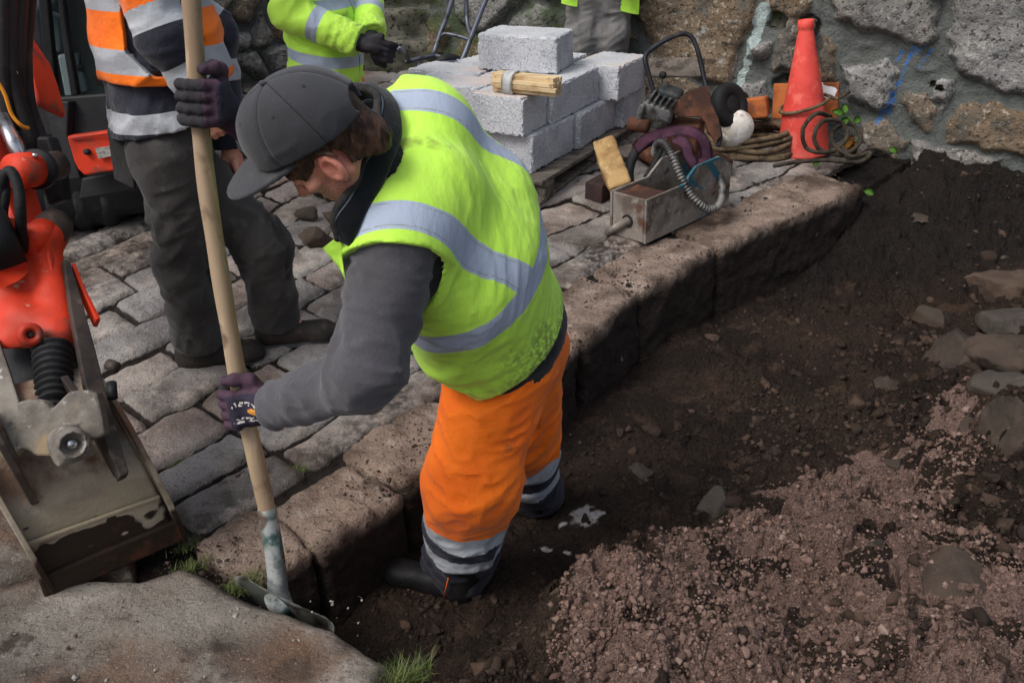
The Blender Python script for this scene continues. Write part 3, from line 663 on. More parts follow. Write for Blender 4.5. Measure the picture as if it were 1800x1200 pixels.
# hair under the cap
def f_hair(P):
    q = (P-hc)@HR; qa = np.stack([np.abs(q[..., 0]), q[..., 1], q[..., 2]], -1)
    d = smin(headf(P, hc, HR)-.0055, capd(q, (0, -.052, -.01), (0, -.056, -.070), .054, .047), .03)
    st = .004*np.abs(vn(q*V(130, 130, 30), 500))+.003*vn(q*V(60, 60, 20), 501)
    d = d-st
    keep = q[..., 2]-.06                       # below the cap edge
    face = q[..., 1]-(.060+.5*np.minimum(q[..., 2]+.01, .03)+.006*vn(q*V(90, 90, 40), 503))  # stop in front of the temples
    side = -(q[..., 2]+.022+np.clip((.0-q[..., 1])*1.3, -.016, .095)+.006*vn(q*V(40, 40, 40), 502))
    earcut = .030-np.hypot(q[..., 1]+.004, (q[..., 2]+.030)*.8)
    d = np.maximum(d, keep); d = np.maximum(d, face); d = np.maximum(d, side); return np.maximum(d, np.where(np.abs(q[..., 0]) > .045, earcut, -1))
obj("hair", nets(f_hair, hc-.17, hc+.17, .0035), m_hair, D_)
# cap
def cap_edge(q): return .024+.04*q[..., 1]-np.clip(-q[..., 1]-.02, 0, 1)*.12
def f_crown(P):
    q = (P-hcc)@KR_
    d = elld(q, (0, -.006, .028), (.099, .123, .114)); d = smin(d, elld(q, (0, .045, .058), (.074, .068, .072)), .03)
    ang = np.arctan2(q[..., 0], q[..., 1]+.01); gr = np.abs(((ang/(math.pi/3)+.0) % 1.0+.5) % 1.0-.5)*(math.pi/3)*np.hypot(q[..., 0], q[..., 1]+.01)
    d = d+.0022*np.exp(-(gr/.0035)**2)-.0035*fbm(q*9, 3, 510)-.0025*folds(q, V(0, 0, 1), 14, 511, 1.5)*sst(.09, .03, q[..., 2])
    d = np.maximum(d, cap_edge(q)-q[..., 2]+0*d)
    hole = elld(q, (0, -.128, .022), (.034, .04, .024)); d = np.maximum(d, -hole)
    return d
def crown_attr(v):
    q = (v-hcc)@KR_; ang = np.arctan2(q[:, 0], q[:, 1]+.01); r = np.hypot(q[:, 0], q[:, 1]+.01)
    gr = np.abs(((ang/(math.pi/3)) % 1.0+.5) % 1.0-.5)*(math.pi/3)*r
    seam = sst(.004, .001, gr)*.75
    for k in range(6):
        a = (k+.5)*math.pi/3; e = V(math.sin(a), math.cos(a), 0); p = np.stack([e[0]*.0755+0*r, e[1]*.0755-.01+0*r], 1)
        dv = (q-V(0, -.01, .03)); dv = dv/np.linalg.norm(dv, axis=1)[:, None]; seam = np.maximum(seam, sst(.05, .03, np.linalg.norm(dv-unit(V(e[0]*.66, e[1]*.72, .70)), axis=1)))
    return np.maximum(seam, sst(.004, .0, q[:, 2]-cap_edge(q))*.5)
capb = thing("cap", hc, None, None); capb.parent = D_; capb.location = tuple(hc-wloc(D_))
g = nets(f_crown, hcc-.18, hcc+.18, .003)
COL.objects.unlink(capb); bpy.data.objects.remove(capb)
capo = obj("cap", g, m_cap, D_, attrs=dict(seam=crown_attr(g[0])))
def f_brim(P):
    q = (P-hcc)@KR_; x, y = q[..., 0], q[..., 1]
    zz = .026-1.5*x*x-.06*np.clip(y-.09, 0, 1)-.5*np.clip(y-.09, 0, 1)**2
    d = np.abs(q[..., 2]-zz)*.85-.0028
    out = (np.hypot(x/.092, (y-.072)/.150)-1)*.092
    d = np.maximum(d, out); d = np.maximum(d, (1-np.hypot(x/.084, (y+.010)/.108))*.084)
    return d-.001
g = nets(f_brim, hcc-.24, hcc+.24, .003); q = (g[0]-hcc)@KR_
rr_ = np.hypot(q[:, 0]/.092, (q[:, 1]-.072)/.150)
obj("brim", g, m_cap, capo, attrs=dict(seam=.35*sst(.012, .004, np.abs((rr_*9) % 1-.5)*.1)))
obj("button", bmgeo((lambda b: (bmesh.ops.create_uvsphere(b, u_segments=16, v_segments=10, radius=.009), b)[1])(bmesh.new()), hcc+KR_@V(0, -.006, .1425), np.diag([1, 1, .6])), m_cap, capo, attrs={})
# vest
upL = unit(elL-shL)
VW = .012
def torso(P, infl=0.0):
    lat = LS*.6+LP*.4
    d = chain(P, [mid-S*.07+FS*.01, w1], [.140+infl, .164+infl], .05, LS, 1.36)
    d = smin(d, chain(P, [w1, pel+S*.03-FS*.01], [.164+infl, .172+infl], .05, lat, 1.2), .06)
    d = smin(d, capd(P, mid+LS*.14-S*.015, mid-LS*.15-S*.01, .092+infl, .086+infl), .10)
    d = smin(d, elld(P, mid-S*.03-FS*.055, (.12+infl, .12+infl, .12+infl)), .07)
    d = smin(d, capd(P, at(735, 222, 2.15), at(852, 335, 2.17), .085+infl, .10+infl), .06)
    d = smin(d, capd(P, at(772, 505, 2.02), at(800, 600, 2.08), .085+infl, .095+infl), .07)
    return d
def hemv(P): return (P-pel)@S+.20*((P-pel)@FS)-.066-.10*((P-pel)@LS)
def wr(P):
    return .006*folds(P, S, 4.5, 520, 3.0)*sst(.50, .1, (P-pel)@S)+.0015*folds(P, LS, 6, 530, 2.6)+.007*fbm(P*3.2, 2, 540)+.002*folds(P, S+LS*.9, 11, 541, 4.0)+.0009*folds(P, S+LS*.6, 22, 542, 5)
def f_vest(P):
    d = torso(P)-wr(P)
    for sgn, sh, el in ((1, shL, elL), (-1, shR, elR)):
        ua_ = unit(el-sh); st = capd(P, sh-ua_*.06, sh+ua_*.16, .112, .112)
        cut = (P-sh)@ua_-(-.010 if sgn > 0 else .0)-.35*np.clip((P-sh)@FS, -.1, .1)+.15*np.clip((P-sh)@FS+.02, -.1, 0)
        d = smin(d, np.maximum(st, cut), .045)
        if sgn > 0: d = np.maximum(d, np.minimum(cut, -capd(P, sh-ua_*.02, sh+ua_*.3, .104, .092)))
    d = np.maximum(d, -hemv(P))
    neck = capd(P, c7-S*.02, nb, .070, .080); return np.maximum(d, -neck)
g = nets(f_vest, (-.62, 1.62, .25), (.28, 2.50, 1.40), .0055); v = g[0]
lt = (v-mid)@LS; sp = (v-pel)@S; fr = (v-mid)@FS
wb = .030-np.abs(sp-.335+.0*lt)
wob_ = .004*vn(v*12, 550)
stp = .029-np.abs(np.abs(lt)-.150)
band = np.maximum(np.minimum(stp+wob_, sp-.335), wb+wob_)
hem = hemv(v)
dirt = sst(.16, .03, np.linalg.norm((v-at(935, 585, 2.14))*V(1, .6, .75), axis=1))*(.75+.5*fbm(v*22, 4, 551))+.7*sst(.07, .02, np.linalg.norm((v-at(775, 318, 2.0))*V(1, .5, 1), axis=1))*(.5+fbm(v*30, 3, 555))+sst(.05, .0, hem)*.3+.25*sst(.25, .6, fbm(v*7, 4, 553))
stitch = np.maximum(.0014-np.abs(band-.0065), .0012-np.abs(hem-.014))
obj("vest", g, m_yel, D_, attrs=dict(band=band, dirt=dirt, stitch=stitch, trim=np.full(len(v), -1.)))
# front edge of the open vest hanging forward
fl = [at(601, 448, 1.80), at(572, 442, 1.82), at(566, 436, 1.84)]; fl2 = [at(607, 492, 1.80), at(598, 474, 1.81), at(588, 458, 1.82)]; fl0 = [at(607, 400, 1.81), at(592, 416, 1.83), at(580, 426, 1.85)]
pv = np.array([fl0, fl, fl2]); vv_, ff_, uu_ = gridgeo(pv); bmv = bmesh.new()
vs_ = [bmv.verts.new(p) for p in vv_]; [bmv.faces.new([vs_[i] for i in f]) for f in ff_]; r_ = bmesh.ops.solidify(bmv, geom=bmv.faces[:], thickness=.004); bmesh.ops.subdivide_edges(bmv, edges=bmv.edges[:], cuts=2, use_grid_fill=True)
gg = bmgeo(bmv); obj("vest_flap", gg, m_yel, D_, attrs=dict(stitch=np.full(len(gg[0]), -1.), band=np.full(len(gg[0]), -1.), dirt=np.zeros(len(gg[0])), trim=np.full(len(gg[0]), -1.)))
def f_jer(P):
    d = torso(P, -.012)-.006*folds(P, S, 7, 560); d = smin(d, capd(P, c7-S*.06, c7*.62+nb*.38, .075, .070), .03); d = smin(d, capd(P, pel+S*.02-FS*.02, pel+S*.1, .15, .14, LP, 1.25), .03); d = np.maximum(d, -(hemv(P)+.046-.10*((P-pel)@FS))); return d
obj("jersey", nets(f_jer, (-.55, 1.65, .18), (.28, 2.55, 1.3), .008), m_jersey, D_)
# collar
cpx = [(606, 195, 2.02), (628, 168, 2.06), (655, 162, 2.05), (680, 182, 2.0), (686, 226, 1.94), (670, 278, 1.875), (643, 332, 1.825), (616, 384, 1.80), (600, 424, 1.795)]
cp = spline([at(*p) for p in cpx], 70); rows_ = []
for k, p in enumerate(cp):
    t = k/69; T = unit(cp[min(k+1, 69)]-cp[max(k-1, 0)]); inw = unit(nb+S*.02-p-T*np.dot(nb-p, T)); upc = unit(S*.55+unit(hc-mid)*.75-T*np.dot(S*.55+unit(hc-mid)*.75, T)); hgt_c = .047*min(1, min(t, 1-t)*7+.45)
    rows_.append([p-inw*.010-upc*.018+upc*hgt_c*a+inw*(.010*a*a-.016*math.sin(math.pi*min(1, a))+.0035*math.sin(t*31+a*5)*a) for a in (0, .25, .5, .75, .92, 1.0)]+[p-inw*.010-upc*.018+upc*hgt_c*a+inw*(.019+.004*math.sin(t*31)) for a in (.98, .8, .4, 0)])
vv_, ff_, uu_ = gridgeo(np.array(rows_)); b_ = bmesh.new(); vs_ = [b_.verts.new(p) for p in vv_]; [b_.faces.new([vs_[i] for i in f]) for f in ff_]; bmesh.ops.solidify(b_, geom=b_.faces[:], thickness=.004)
co = obj("collar", bmgeo(b_), m_coll, D_)
obj("collar_lining", tube(np.array([(r[6]+r[7])/2 for r in rows_]), .0085, 10), mat("grey_lining", lin(58, 55, 55), [('n', lin(40, 38, 38), 30, .4, .6)], rough=.95, bumps=[('n', 60, .004)]), co)
obj("collar_seam", tube(np.array([r[5]-S*.001 for r in rows_]), .0022, 8), mat("collar_piping", lin(70, 80, 92), rough=.6), co)
# sleeves
def f_sl(P, a, b, c, rs, sd):
    d = chain(P, [a, b, c], rs, .045); ax = unit(b-a); bx = unit(c-b)
    near = np.exp(-(np.linalg.norm(P-b, axis=-1)/.10)**2); nc = np.exp(-(np.linalg.norm(P-c, axis=-1)/.07)**2)
    w = .010*folds(P, ax+bx, 7, sd, 2.4)*(.4+near)+.004*folds(P, ax, 16, sd+2, 2.6)+.007*fbm(P*6, 3, sd+4)+.011*folds(P, bx, 13, sd+6, 1.6)*nc
    return d-w
def sleeve(a, b, c, rs, sd, name="sleeve"):
    lo = np.minimum(np.minimum(a, b), c)-.16; hi = np.maximum(np.maximum(a, b), c)+.16
    return obj(name, nets(lambda P: np.maximum(f_sl(P, a, b, c, rs, sd), (P-c)@unit(c-b)-.012), lo, hi, .0048), m_swt, D_)
sleeve(shL-upL*.02, elL, wrL, [.092, .069, .050], 570)
sleeve(shR, elR, wrR, [.085, .066, .048], 580)
# gloves
def glove(c, a, s, n, al0, wrist, prt, sd):
    f = lambda P: hand_grip(P, c, a, s, n, al0, wrist)-.0012*vn(P*90, sd)
    g = nets(f, c-.13, c+.13, .0028); v = g[0]-c
    t = v@a; x = v@s; y = v@n; al = (np.degrees(np.arctan2(y, x))-al0+180) % 360-180; rr = np.hypot(x, y)
    purple = sst(.040, .046, rr)*sst(95, 60, np.abs(al+5)); patch = sst(.043, .038, np.abs(t+.002))*sst(52, 44, np.abs(al+2))*sst(.040, .046, rr)
    pr_ = patch*((np.abs(t-.018) < .006)|(np.abs(t+.020) < .006)).astype(float)*(vn(np.stack([al*.30, t*300, 0*t], -1), 3) > -.1)*(np.abs(al) < 36)
    lg = patch*(np.hypot(t, (al+4)*.0008) < .0085)
    return obj("glove", g, m_glove, D_, attrs=dict(purple=purple, patch=patch, print=pr_*prt, logo=lg*prt))
glove(cL, aL, s_, n_, 62, wrL+unit(cL-wrL)*.012, 1.0, 590)
nR = unit(CZ-aR*np.dot(CZ, aR)); sR = unit(np.cross(aR, nR)); sR = sR if sR[0] > 0 else -sR
glove(cR, aR, sR, nR, -8, wrR+unit(cR-wrR)*.01, 0.0, 591)
# trousers and boots
def legs(P, H, hips, legs_, rad, sd, k=.06):
    d = None
    for (a, b, c), (r0, r1, r2) in zip(legs_, rad):
        l = chain(P, [a, b, c], [r0, r1, r2], .05)
        nk = np.exp(-(np.linalg.norm(P-b, axis=-1)/.16)**2)
        l = l-.013*folds(P, (c-a)+V(.12, 0, .1), 5.0, sd, 2.2)*(.45+.7*nk)-.010*fbm(P*4.5, 3, sd+2)-.005*folds(P, c-a+V(.2, .1, .15), 13, sd+3, 2.4)
        l = np.maximum(l, (P-c)@unit(c-b)-.03); d = l if d is None else smin(d, l, k*.5)
    return smin(d, H(P), k)
def f_tr(P):
    d = legs(P, lambda P: chain(P, [hipL*.8+hipR*.2+V(.01, 0, .02), hipR*.8+hipL*.2+V(.01, 0, .02)], [.118, .118], .03), None, [(hipL, knL, anL), (hipR, knR, anR)], [(.126, .110, .104), (.116, .098, .090)], 600, .07)
    return np.maximum(d, (P-pel)@S-.075)
g = nets(f_tr, (-.40, 1.85, -.30), (.32, 2.86, .66), .006); v = g[0]
def bandpos(v):
    dl = (v-anL)@unit(anL-knL); dr = (v-anR)@unit(anR-knR); isl = np.linalg.norm((v-(anL*.6+knL*.4))*V(1, 1, .3), axis=1) < np.linalg.norm((v-(anR*.6+knR*.4))*V(1, 1, .3), axis=1)
    return np.where(isl, dl+.25*np.abs((v-anL)@LP)*0, dr)+.004*vn(v*14, 604)
b = bandpos(v)   # distance below the ankle point (+ down)
low = b+.27+np.where(np.abs(b)>9,0,0)
band = np.maximum(.032-np.abs(low-.032), .026-np.abs(low-.138)); nav = np.minimum(low, 1)
band = np.where(low < -.05, -.05, band)
obj("trousers", g, m_org, D_, attrs=dict(band=np.where(band > -.0011, band, -.01), navy=np.where(band > 0, -.01, low-.0), dirt=sst(.1, .25, low)*.5))
def boot(heel, toe, up, h, name="boot", m=None, par=None, ws=.052):
    lo = np.minimum(heel, toe)-.12; hi = np.maximum(heel, toe)+.12; hi[2] = heel[2]+h+.14; lo[2] = heel[2]-.02
    g = nets(lambda P: foot_boot(P, heel, toe, up, h, ws, ws)-.003*vn(P*14, 611), lo, hi, .0055); q = g[0][:, 2]-heel[2]
    return obj(name, g, m, par, attrs=dict(sole=.022-q))
hL, tL = onz(842, 1050, -.285), onz(680, 1016, -.285); boot(hL, tL, unit(knL-anL), .17, m=m_boot, par=D_, ws=.062)
hR, tR = onz(965, 893, -.28), onz(868, 868, -.28); boot(hR, tR, unit(knR-anR), .16, m=m_boot, par=D_, ws=.062)
# thin orange seam down the near boot top
obj("piping", tube([at(788, 1015, 2.10), at(780, 1050, 2.13)], .0016, 6), mat("orange_piping", lin(255, 110, 30), rough=.6), D_)
# ------------------------------------------------------------------ the other three men
def worker(loc, label, J, jacket, trousers, boots, hands, jk, h=.009, belly=.0):
    """J: joints; jacket(P)->sdf extras handled by jk dict"""
    T = thing("person", loc, label, "person")
    sl_, sr = J['shL'], J['shR']; m = (sl_+sr)/2; pe = J['pel']; Sx = unit(m-pe); Lx = unit(sl_-sr); Fx = unit(np.cross(Sx, Lx)); Fx = Fx*np.sign(np.dot(Fx, J['face'])) if np.dot(Fx, J['face']) != 0 else Fx
    hcx = m+Sx*.27+Fx*.02; HRx = np.stack([np.cross(Fx, V(0, 0, 1)), Fx, np.cross(np.cross(Fx, V(0, 0, 1)), Fx)], 1)
    HRx = np.stack([unit(HRx[:, i]) for i in range(3)], 1)
    def fb(P):
        d = headf(P, hcx, HRx); d = smin(d, chain(P, [hcx-V(0, 0, .05), m], [.056, .065], .02), .03)
        d = smin(d, chain(P, [m-Sx*.12, pe], [.11, .11], .03, Lx, 1.3), .05); d = smin(d, capd(P, sl_, sr, .05, .05), .05)
        for s in 'LR':
            d = smin(d, chain(P, [J['sh'+s], J['el'+s], J['wr'+s]], [.05, .042, .028], .02), .03)
            w, e = J['wr'+s], J['el'+s]; dv = unit(w-e); up_ = unit(np.cross(dv, V(0, 0, 1)))
            pc_ = w+dv*.055; d = smin(d, elld(P, pc_, (.045, .022, .042), frame(up_, dv)), .02)
            for i in range(4):
                o = frame(up_, dv)[:, 1]*(.030-.02*i); d = smin(d, chain(P, [pc_+dv*.03+o, pc_+dv*.065+o*1.1-up_*.012, pc_+dv*.085+o*1.1-up_*.035], [.011, .010, .009], .004), .006)
            o = frame(up_, dv)[:, 1]; d = smin(d, chain(P, [pc_+o*.03, pc_+o*.05+dv*.03], [.014, .011], .004), .01)
            d = smin(d, chain(P, [J['hip'+s], J['kn'+s], J['an'+s]], [.08, .055, .034], .03), .03)
            d = smin(d, capd(P, J['an'+s], J['an'+s]+J['toe'+s]*.07-V(0, 0, .03), .032, .025), .02)
        return d
    allp = np.array([v for k, v in J.items() if k not in ('face', 'toeL', 'toeR', 'gzL', 'gzR')]); lo = allp.min(0)-.24; hi = allp.max(0)+.24; hi[2] = max(hi[2], hcx[2]+.17)
    if h: 
        g = nets(fb, lo, hi, h); z = np.zeros(len(g[0])); obj("body", g, m_skin, T, attrs=dict(stubble=z, red=z, lash=z))
    def fh(P):
        q = (P-hcx)@HRx; d = elld(q, (0, -.014, .036), (.083, .104, .096))-.004*np.abs(vn(q*60, 5)); return np.maximum(d, -(q[..., 2]-.0-.35*np.clip(q[..., 1]+.02, -.2, .2)))
    obj("hair", nets(fh, hcx-.16, hcx+.16, .008), m_hair, T)
    ctx = dict(m=m, S=Sx, L=Lx, F=Fx, pel=pe, T=T, hc=hcx)
    hem = jk['hem']; r = jk['r']; e = jk.get('e', 1.3); sd = jk['sd']
    def ft(P):
        d = chain(P, [m-Sx*.09+Fx*jk.get('fw', 0), m*.45+pe*.55+Fx*jk.get('fw', 0), pe+Sx*.02+Fx*jk.get('fw', 0)*.5, pe-Sx*(hem+.06)], [r, r*1.03, r*1.04, r*jk.get('flare', 1.04)], .06, Lx, e)
        d = smin(d, capd(P, sl_-Lx*.03, sr+Lx*.03, .092, .092), .06)
        d = d-.008*folds(P, Sx, 6, sd, 2.2)-.008*fbm(P*4.5, 3, sd+5)-.004*folds(P, Sx+Lx, 15, sd+6, 2.4)
        d = np.maximum(d, -((P-pe)@Sx+hem+jk.get('tilt', 0)*((P-pe)@Fx)))
        return np.maximum(d, -capd(P, m, hcx-V(0, 0, .02), .07, .08))
    g = nets(ft, *(np.minimum(lo, lo), hi), .008); jo = obj("jacket", g, jk['m'], T, attrs=jk['attr'](g[0], ctx))
    for s in 'LR':
        a, b, c = J['sh'+s], J['el'+s], J['wr'+s]
        def fs(P):
            d = chain(P, [a, b, c], jk.get('rs', [.088, .072, .06]), .04); nb_ = np.exp(-(np.linalg.norm(P-b, axis=-1)/.1)**2)
            d = d-.009*folds(P, (c-a), 7, sd+9, 2.4)*(.4+nb_)-.006*fbm(P*6, 3, sd+8)-.004*folds(P, c-b, 14, sd+7, 2); return np.maximum(d, (P-c)@unit(c-b)-.01)
        g = nets(fs, np.minimum(np.minimum(a, b), c)-.15, np.maximum(np.maximum(a, b), c)+.15, .0075); obj("sleeve", g, jk['m'], jo, attrs=jk['sattr'](g[0], ctx, a, b, c))
    def ftr(P):
        d = legs(P, lambda P: chain(P, [J['hipL']*.85+J['hipR']*.15+V(0, 0, .03), J['hipR']*.85+J['hipL']*.15+V(0, 0, .03)], [jk.get('hr', .125)]*2, .03), None,
                 [(J['hipL'], J['knL'], J['anL']), (J['hipR'], J['knR'], J['anR'])], [trousers['r']]*2, sd+20, .06)
        return np.maximum(d, (P-pe)@Sx-.12)
    lo2 = np.array([J[k] for k in ('hipL', 'hipR', 'anL', 'anR', 'knL', 'knR', 'pel')]).min(0)-.2; hi2 = np.array([J[k] for k in ('hipL', 'hipR', 'anL', 'anR', 'knL', 'knR', 'pel')]).max(0)+.2
    g = nets(ftr, lo2, hi2, .0075); obj("trousers", g, trousers['m'], T, attrs=trousers['attr'](g[0], J) if trousers.get('attr') else None)
    for s in 'LR':
        an = J['an'+s]; t = J['toe'+s]; he = V(an[0], an[1], J['gz'+s] if 'gz'+s in J else an[2]-.10)-t*.075
        boot(he, he+t*.30, V(0, 0, 1), .10, m=boots, par=T, ws=.056)
    if hands:
        for s in hands:
            w, e_ = J['wr'+s], J['el'+s]; dv = unit(w-e_); up_ = unit(np.cross(dv, V(0, 0, 1))); Fm = frame(up_, dv); pc_ = w+dv*.065
            def fg(P):
                d = smin(capd(P, w-dv*.02, w+dv*.03, .040, .040), elld(P, pc_, (.052, .030, .050), Fm), .02)
                for i in range(4):
                    o = Fm[:, 1]*(.036-.024*i); d = smin(d, chain(P, [pc_+dv*.03+o, pc_+dv*.075+o*1.05-up_*.012, pc_+dv*.10+o-up_*.045], [.0155, .0145, .013], .004), .006)
                o = Fm[:, 1]; return smin(d, chain(P, [pc_+o*.035, pc_+o*.062+dv*.035], [.018, .015], .004), .012)-.002*vn(P*60, sd)
            g = nets(fg, pc_-.16, pc_+.16, .006); z = np.zeros(len(g[0])); obj("glove", g, m_glove, T, attrs=dict(purple=z, patch=z, print=z, logo=z))
    return T, ctx
def bandf(x, c, w): return w-np.abs(x-c)

# W2: orange vest over navy jacket, charcoal trousers, at the left
f2 = unit(V(.86, .5, 0)); r2 = unit(V(f2[1], -f2[0], 0))
pel2 = at(285, 232, 3.08); mid2 = pel2+V(-.05, -.01, .56)
J2 = dict(face=f2, pel=pel2, shL=mid2-r2*.19, shR=mid2+r2*.19, elR=at(290, 62, 2.88), wrR=at(352, 165, 2.90), elL=at(372, 60, 3.30), wrL=at(403, 255, 3.26),
    hipL=pel2-r2*.09-V(0, 0, .06)+f2*.02, hipR=pel2+r2*.09-V(0, 0, .06), knR=at(322, 450, 3.02), anR=at(346, 592, 3.06), knL=at(462, 430, 3.16), anL=at(484, 556, 3.22), toeR=unit(V(.9, .25, 0)), toeL=unit(V(.93, .15, 0)))
J2['gzL'] = float(G(3.2))-.005; J2['gzR'] = float(G(3.05))-.01
hz2 = lambda v, c: (v-c['pel'])@c['S']
def at2(v, c):
    s = hz2(v, c)
    return dict(band=np.maximum(bandf(s, .068, .030), -1), orange=np.full(len(v), -1.))
def as2(v, c, a, b, d):
    t = (v-a)@unit(b-a); u = (v-b)@unit(d-b); up = (u < 0.0)
    L1 = np.linalg.norm(b-a)
    band = np.where(t < L1-.01, bandf(t, L1-.055, .034), -1); band = np.maximum(band, bandf(u, .115, .034))
    band = np.maximum(band, bandf(t, L1-.26, .03))
    org = np.where(band > -.001, -.01, (L1-.06)-t); return dict(band=band, orange=org)
W2, c2 = worker(V(-.98, 3.08, float(G(3.08))), "standing man in orange vest over navy jacket and charcoal trousers, left of the shovel shaft", J2, None,
    dict(m=m_wtr, r=(.108, .085, .079), attr=lambda v, J: dict(panel=np.maximum(.055-np.linalg.norm((v-(J['knL']+V(.09, 0, .02)))*V(1, 1, .35), axis=1), .045-np.linalg.norm((v-(J['knR']+V(.10, .02, -.02)))*V(1, 1, .3), axis=1)))),
    m_lea, None, dict(hem=-.035, r=.150, e=1.28, sd=700, m=m_navy, attr=at2, sattr=as2, hr=.128, tilt=-.14, flare=.98, fw=.045))
# his open hi-vis vest
def f_v2(P):
    m, Sx, Lx, Fx, pe = c2['m'], c2['S'], c2['L'], c2['F'], c2['pel']
    d = chain(P, [m-Sx*.09+Fx*.05, m*.4+pe*.6+Fx*.06, pe+Sx*.1+Fx*.05], [.170, .182, .192], .05, Lx, 1.27); d = smin(d, capd(P, J2['shL']-Lx*.04, J2['shR']+Lx*.04, .105, .105), .05)
    d = d-.010*folds(P, Sx, 5, 720, 2.2)-.009*fbm(P*4.5, 3, 722)
    d = np.maximum(d, -((P-pe)@Sx-.175-.30*((P-pe)@Lx)*0+.10*((P-pe)@Fx)))
    for s in 'LR': d = np.maximum(d, np.where(np.linalg.norm(P-J2['el'+s], axis=-1) < .12, (P-J2['sh'+s])@unit(J2['el'+s]-J2['sh'+s])-.03, -1))
    d = np.maximum(d, -capd(P, m, c2['hc'], .085, .10)); inner = d+.010
    op = np.maximum(np.abs((P-pe)@Lx-.02)-.045, -((P-pe)@Fx-.08)); return np.maximum(np.maximum(d, -op), -inner-.02)
g = nets(f_v2, pel2+V(-.5, -.42, .12), pel2+V(.42, .42, .86), .008); s = (g[0]-c2['pel'])@c2['S']+.10*((g[0]-c2['pel'])@c2['F'])
obj("vest", g, m_org, W2, attrs=dict(band=np.maximum(bandf(s, .245, .036), bandf(s, .42, .034)), navy=np.full(len(s), -1.), dirt=np.zeros(len(s))))
# pocket and label on the trousers
obj("pocket", prism([(-.05, -.10), (.05, -.12), (.055, .02), (-.05, .05)], .012, at(212, 262, 3.0), frame(V(0, .1, 1), V(.8, -.55, 0)), .004), m_wtr, W2)

# W3: yellow hi-vis jacket, black gloves, by the steps
f3 = unit(V(.97, -.25, 0)); r3 = V(f3[1], -f3[0], 0)
pel3 = at(574, 118, 4.80); mid3 = pel3+V(-.03, 0, .50)
J3 = dict(face=f3, pel=pel3, shL=mid3-r3*.19, shR=mid3+r3*.19, elR=at(508, 22, 4.60), wrR=at(628, 72, 4.55), elL=at(640, -10, 4.95), wrL=at(652, 62, 4.72),
    hipL=pel3-r3*.09-V(0, 0, .05), hipR=pel3+r3*.09-V(0, 0, .05))
g3 = float(G(4.8))
for s, o in (('L', -r3*.10), ('R', r3*.10)):
    J3['kn'+s] = V(*(pel3+o)[:2], g3+.47)+f3*.02; J3['an'+s] = V(*(pel3+o)[:2], g3+.10); J3['toe'+s] = f3; J3['gz'+s] = g3
def at3(v, c):
    s = (v-c['pel'])@c['S']; y = (v-c['pel'])@c['L']; x = (v-c['pel'])@c['F']
    b = np.maximum(bandf(s+.25*x, .075, .026), bandf(s, .30, .024)); trim = np.where(x > .06, .004-np.abs(y), -.1)
    return dict(band=b, trim=trim, stitch=np.full(len(v), -1.), dirt=.3*sst(.1, -.1, s)+.2*fbm(v*8, 3, 731))
def as3(v, c, a, b, d):
    t = (v-a)@unit(b-a); u = (v-b)@unit(d-b); L1 = np.linalg.norm(b-a)
    return dict(stitch=np.full(len(v), -1.), band=np.maximum(bandf(t, L1-.10, .026), bandf(u, .14, .026)), trim=np.full(len(v), -1.), dirt=.45*sst(.05, .3, u)+.25*fbm(v*9, 3, 735))
W3, c3 = worker(V(*pel3[:2], g3), "man in a yellow hi-vis jacket with black gloves standing by the steps", J3, None,
    dict(m=m_org, r=(.115, .10, .095), attr=lambda v, J: dict(band=np.full(len(v), -1.), navy=np.full(len(v), -1.), dirt=np.full(len(v), .3))), m_boot, 'LR',
    dict(hem=.10, r=.150, e=1.22, sd=740, m=m_yel, attr=at3, sattr=as3, rs=[.092, .078, .072], flare=1.0), h=.012)

# W4: grey trousers and an open yellow jacket behind the blocks
f4 = unit(V(-.05, -1, 0)); r4 = V(f4[1], -f4[0], 0)
pel4 = at(1052, -25, 6.10); mid4 = pel4+V(0, .0, .52); g4 = float(G(6.1))
J4 = dict(face=f4, pel=pel4, shL=mid4-r4*.2, shR=mid4+r4*.2, elR=mid4+r4*.30+V(0, .03, -.30), wrR=mid4+r4*.06+f4*.20+V(0, 0, -.26), elL=mid4-r4*.30+V(0, .03, -.30), wrL=mid4-r4*.06+f4*.24+V(0, 0, -.30), hipL=pel4-r4*.085-V(0, 0, .04), hipR=pel4+r4*.085-V(0, 0, .04))
for s, o in (('L', -r4*.085), ('R', r4*.085)):
    J4['kn'+s] = V(*(pel4+o)[:2], g4+.48)+f4*.02; J4['an'+s] = V(*(pel4+o*1.1)[:2], g4+.10); J4['toe'+s] = unit(f4+o); J4['gz'+s] = g4
nul = lambda v: dict(stitch=np.full(len(v), -1.), band=np.full(len(v), -1.), trim=np.full(len(v), -1.), dirt=np.zeros(len(v)))
m_gtr = mat("grey_trousers", lin(120, 118, 116), [('n', lin(96, 94, 94), 8, .4, .64), ('n', lin(140, 136, 132)+(.5,), 20, .58, .7), ('a', lin(0, 0, 0), 'none', .5, 1)], rough=.9, bumps=[('n', 28, .006)])
def at4(v, c): s = (v-c['pel'])@c['S']; return dict(stitch=np.full(len(v), -1.), band=bandf(s, .30, .026), trim=np.full(len(v), -1.), dirt=np.zeros(len(v)))
W4, c4 = worker(V(*pel4[:2], g4), "man in grey trousers and open yellow jacket standing behind the block stack", J4, None, dict(m=m_gtr, r=(.105, .092, .086)), m_lea, None,
    dict(hem=-.10, r=.145, e=1.3, sd=760, m=m_yel, attr=at4, sattr=lambda v, c, a, b, d: nul(v), flare=1.0), h=.013)
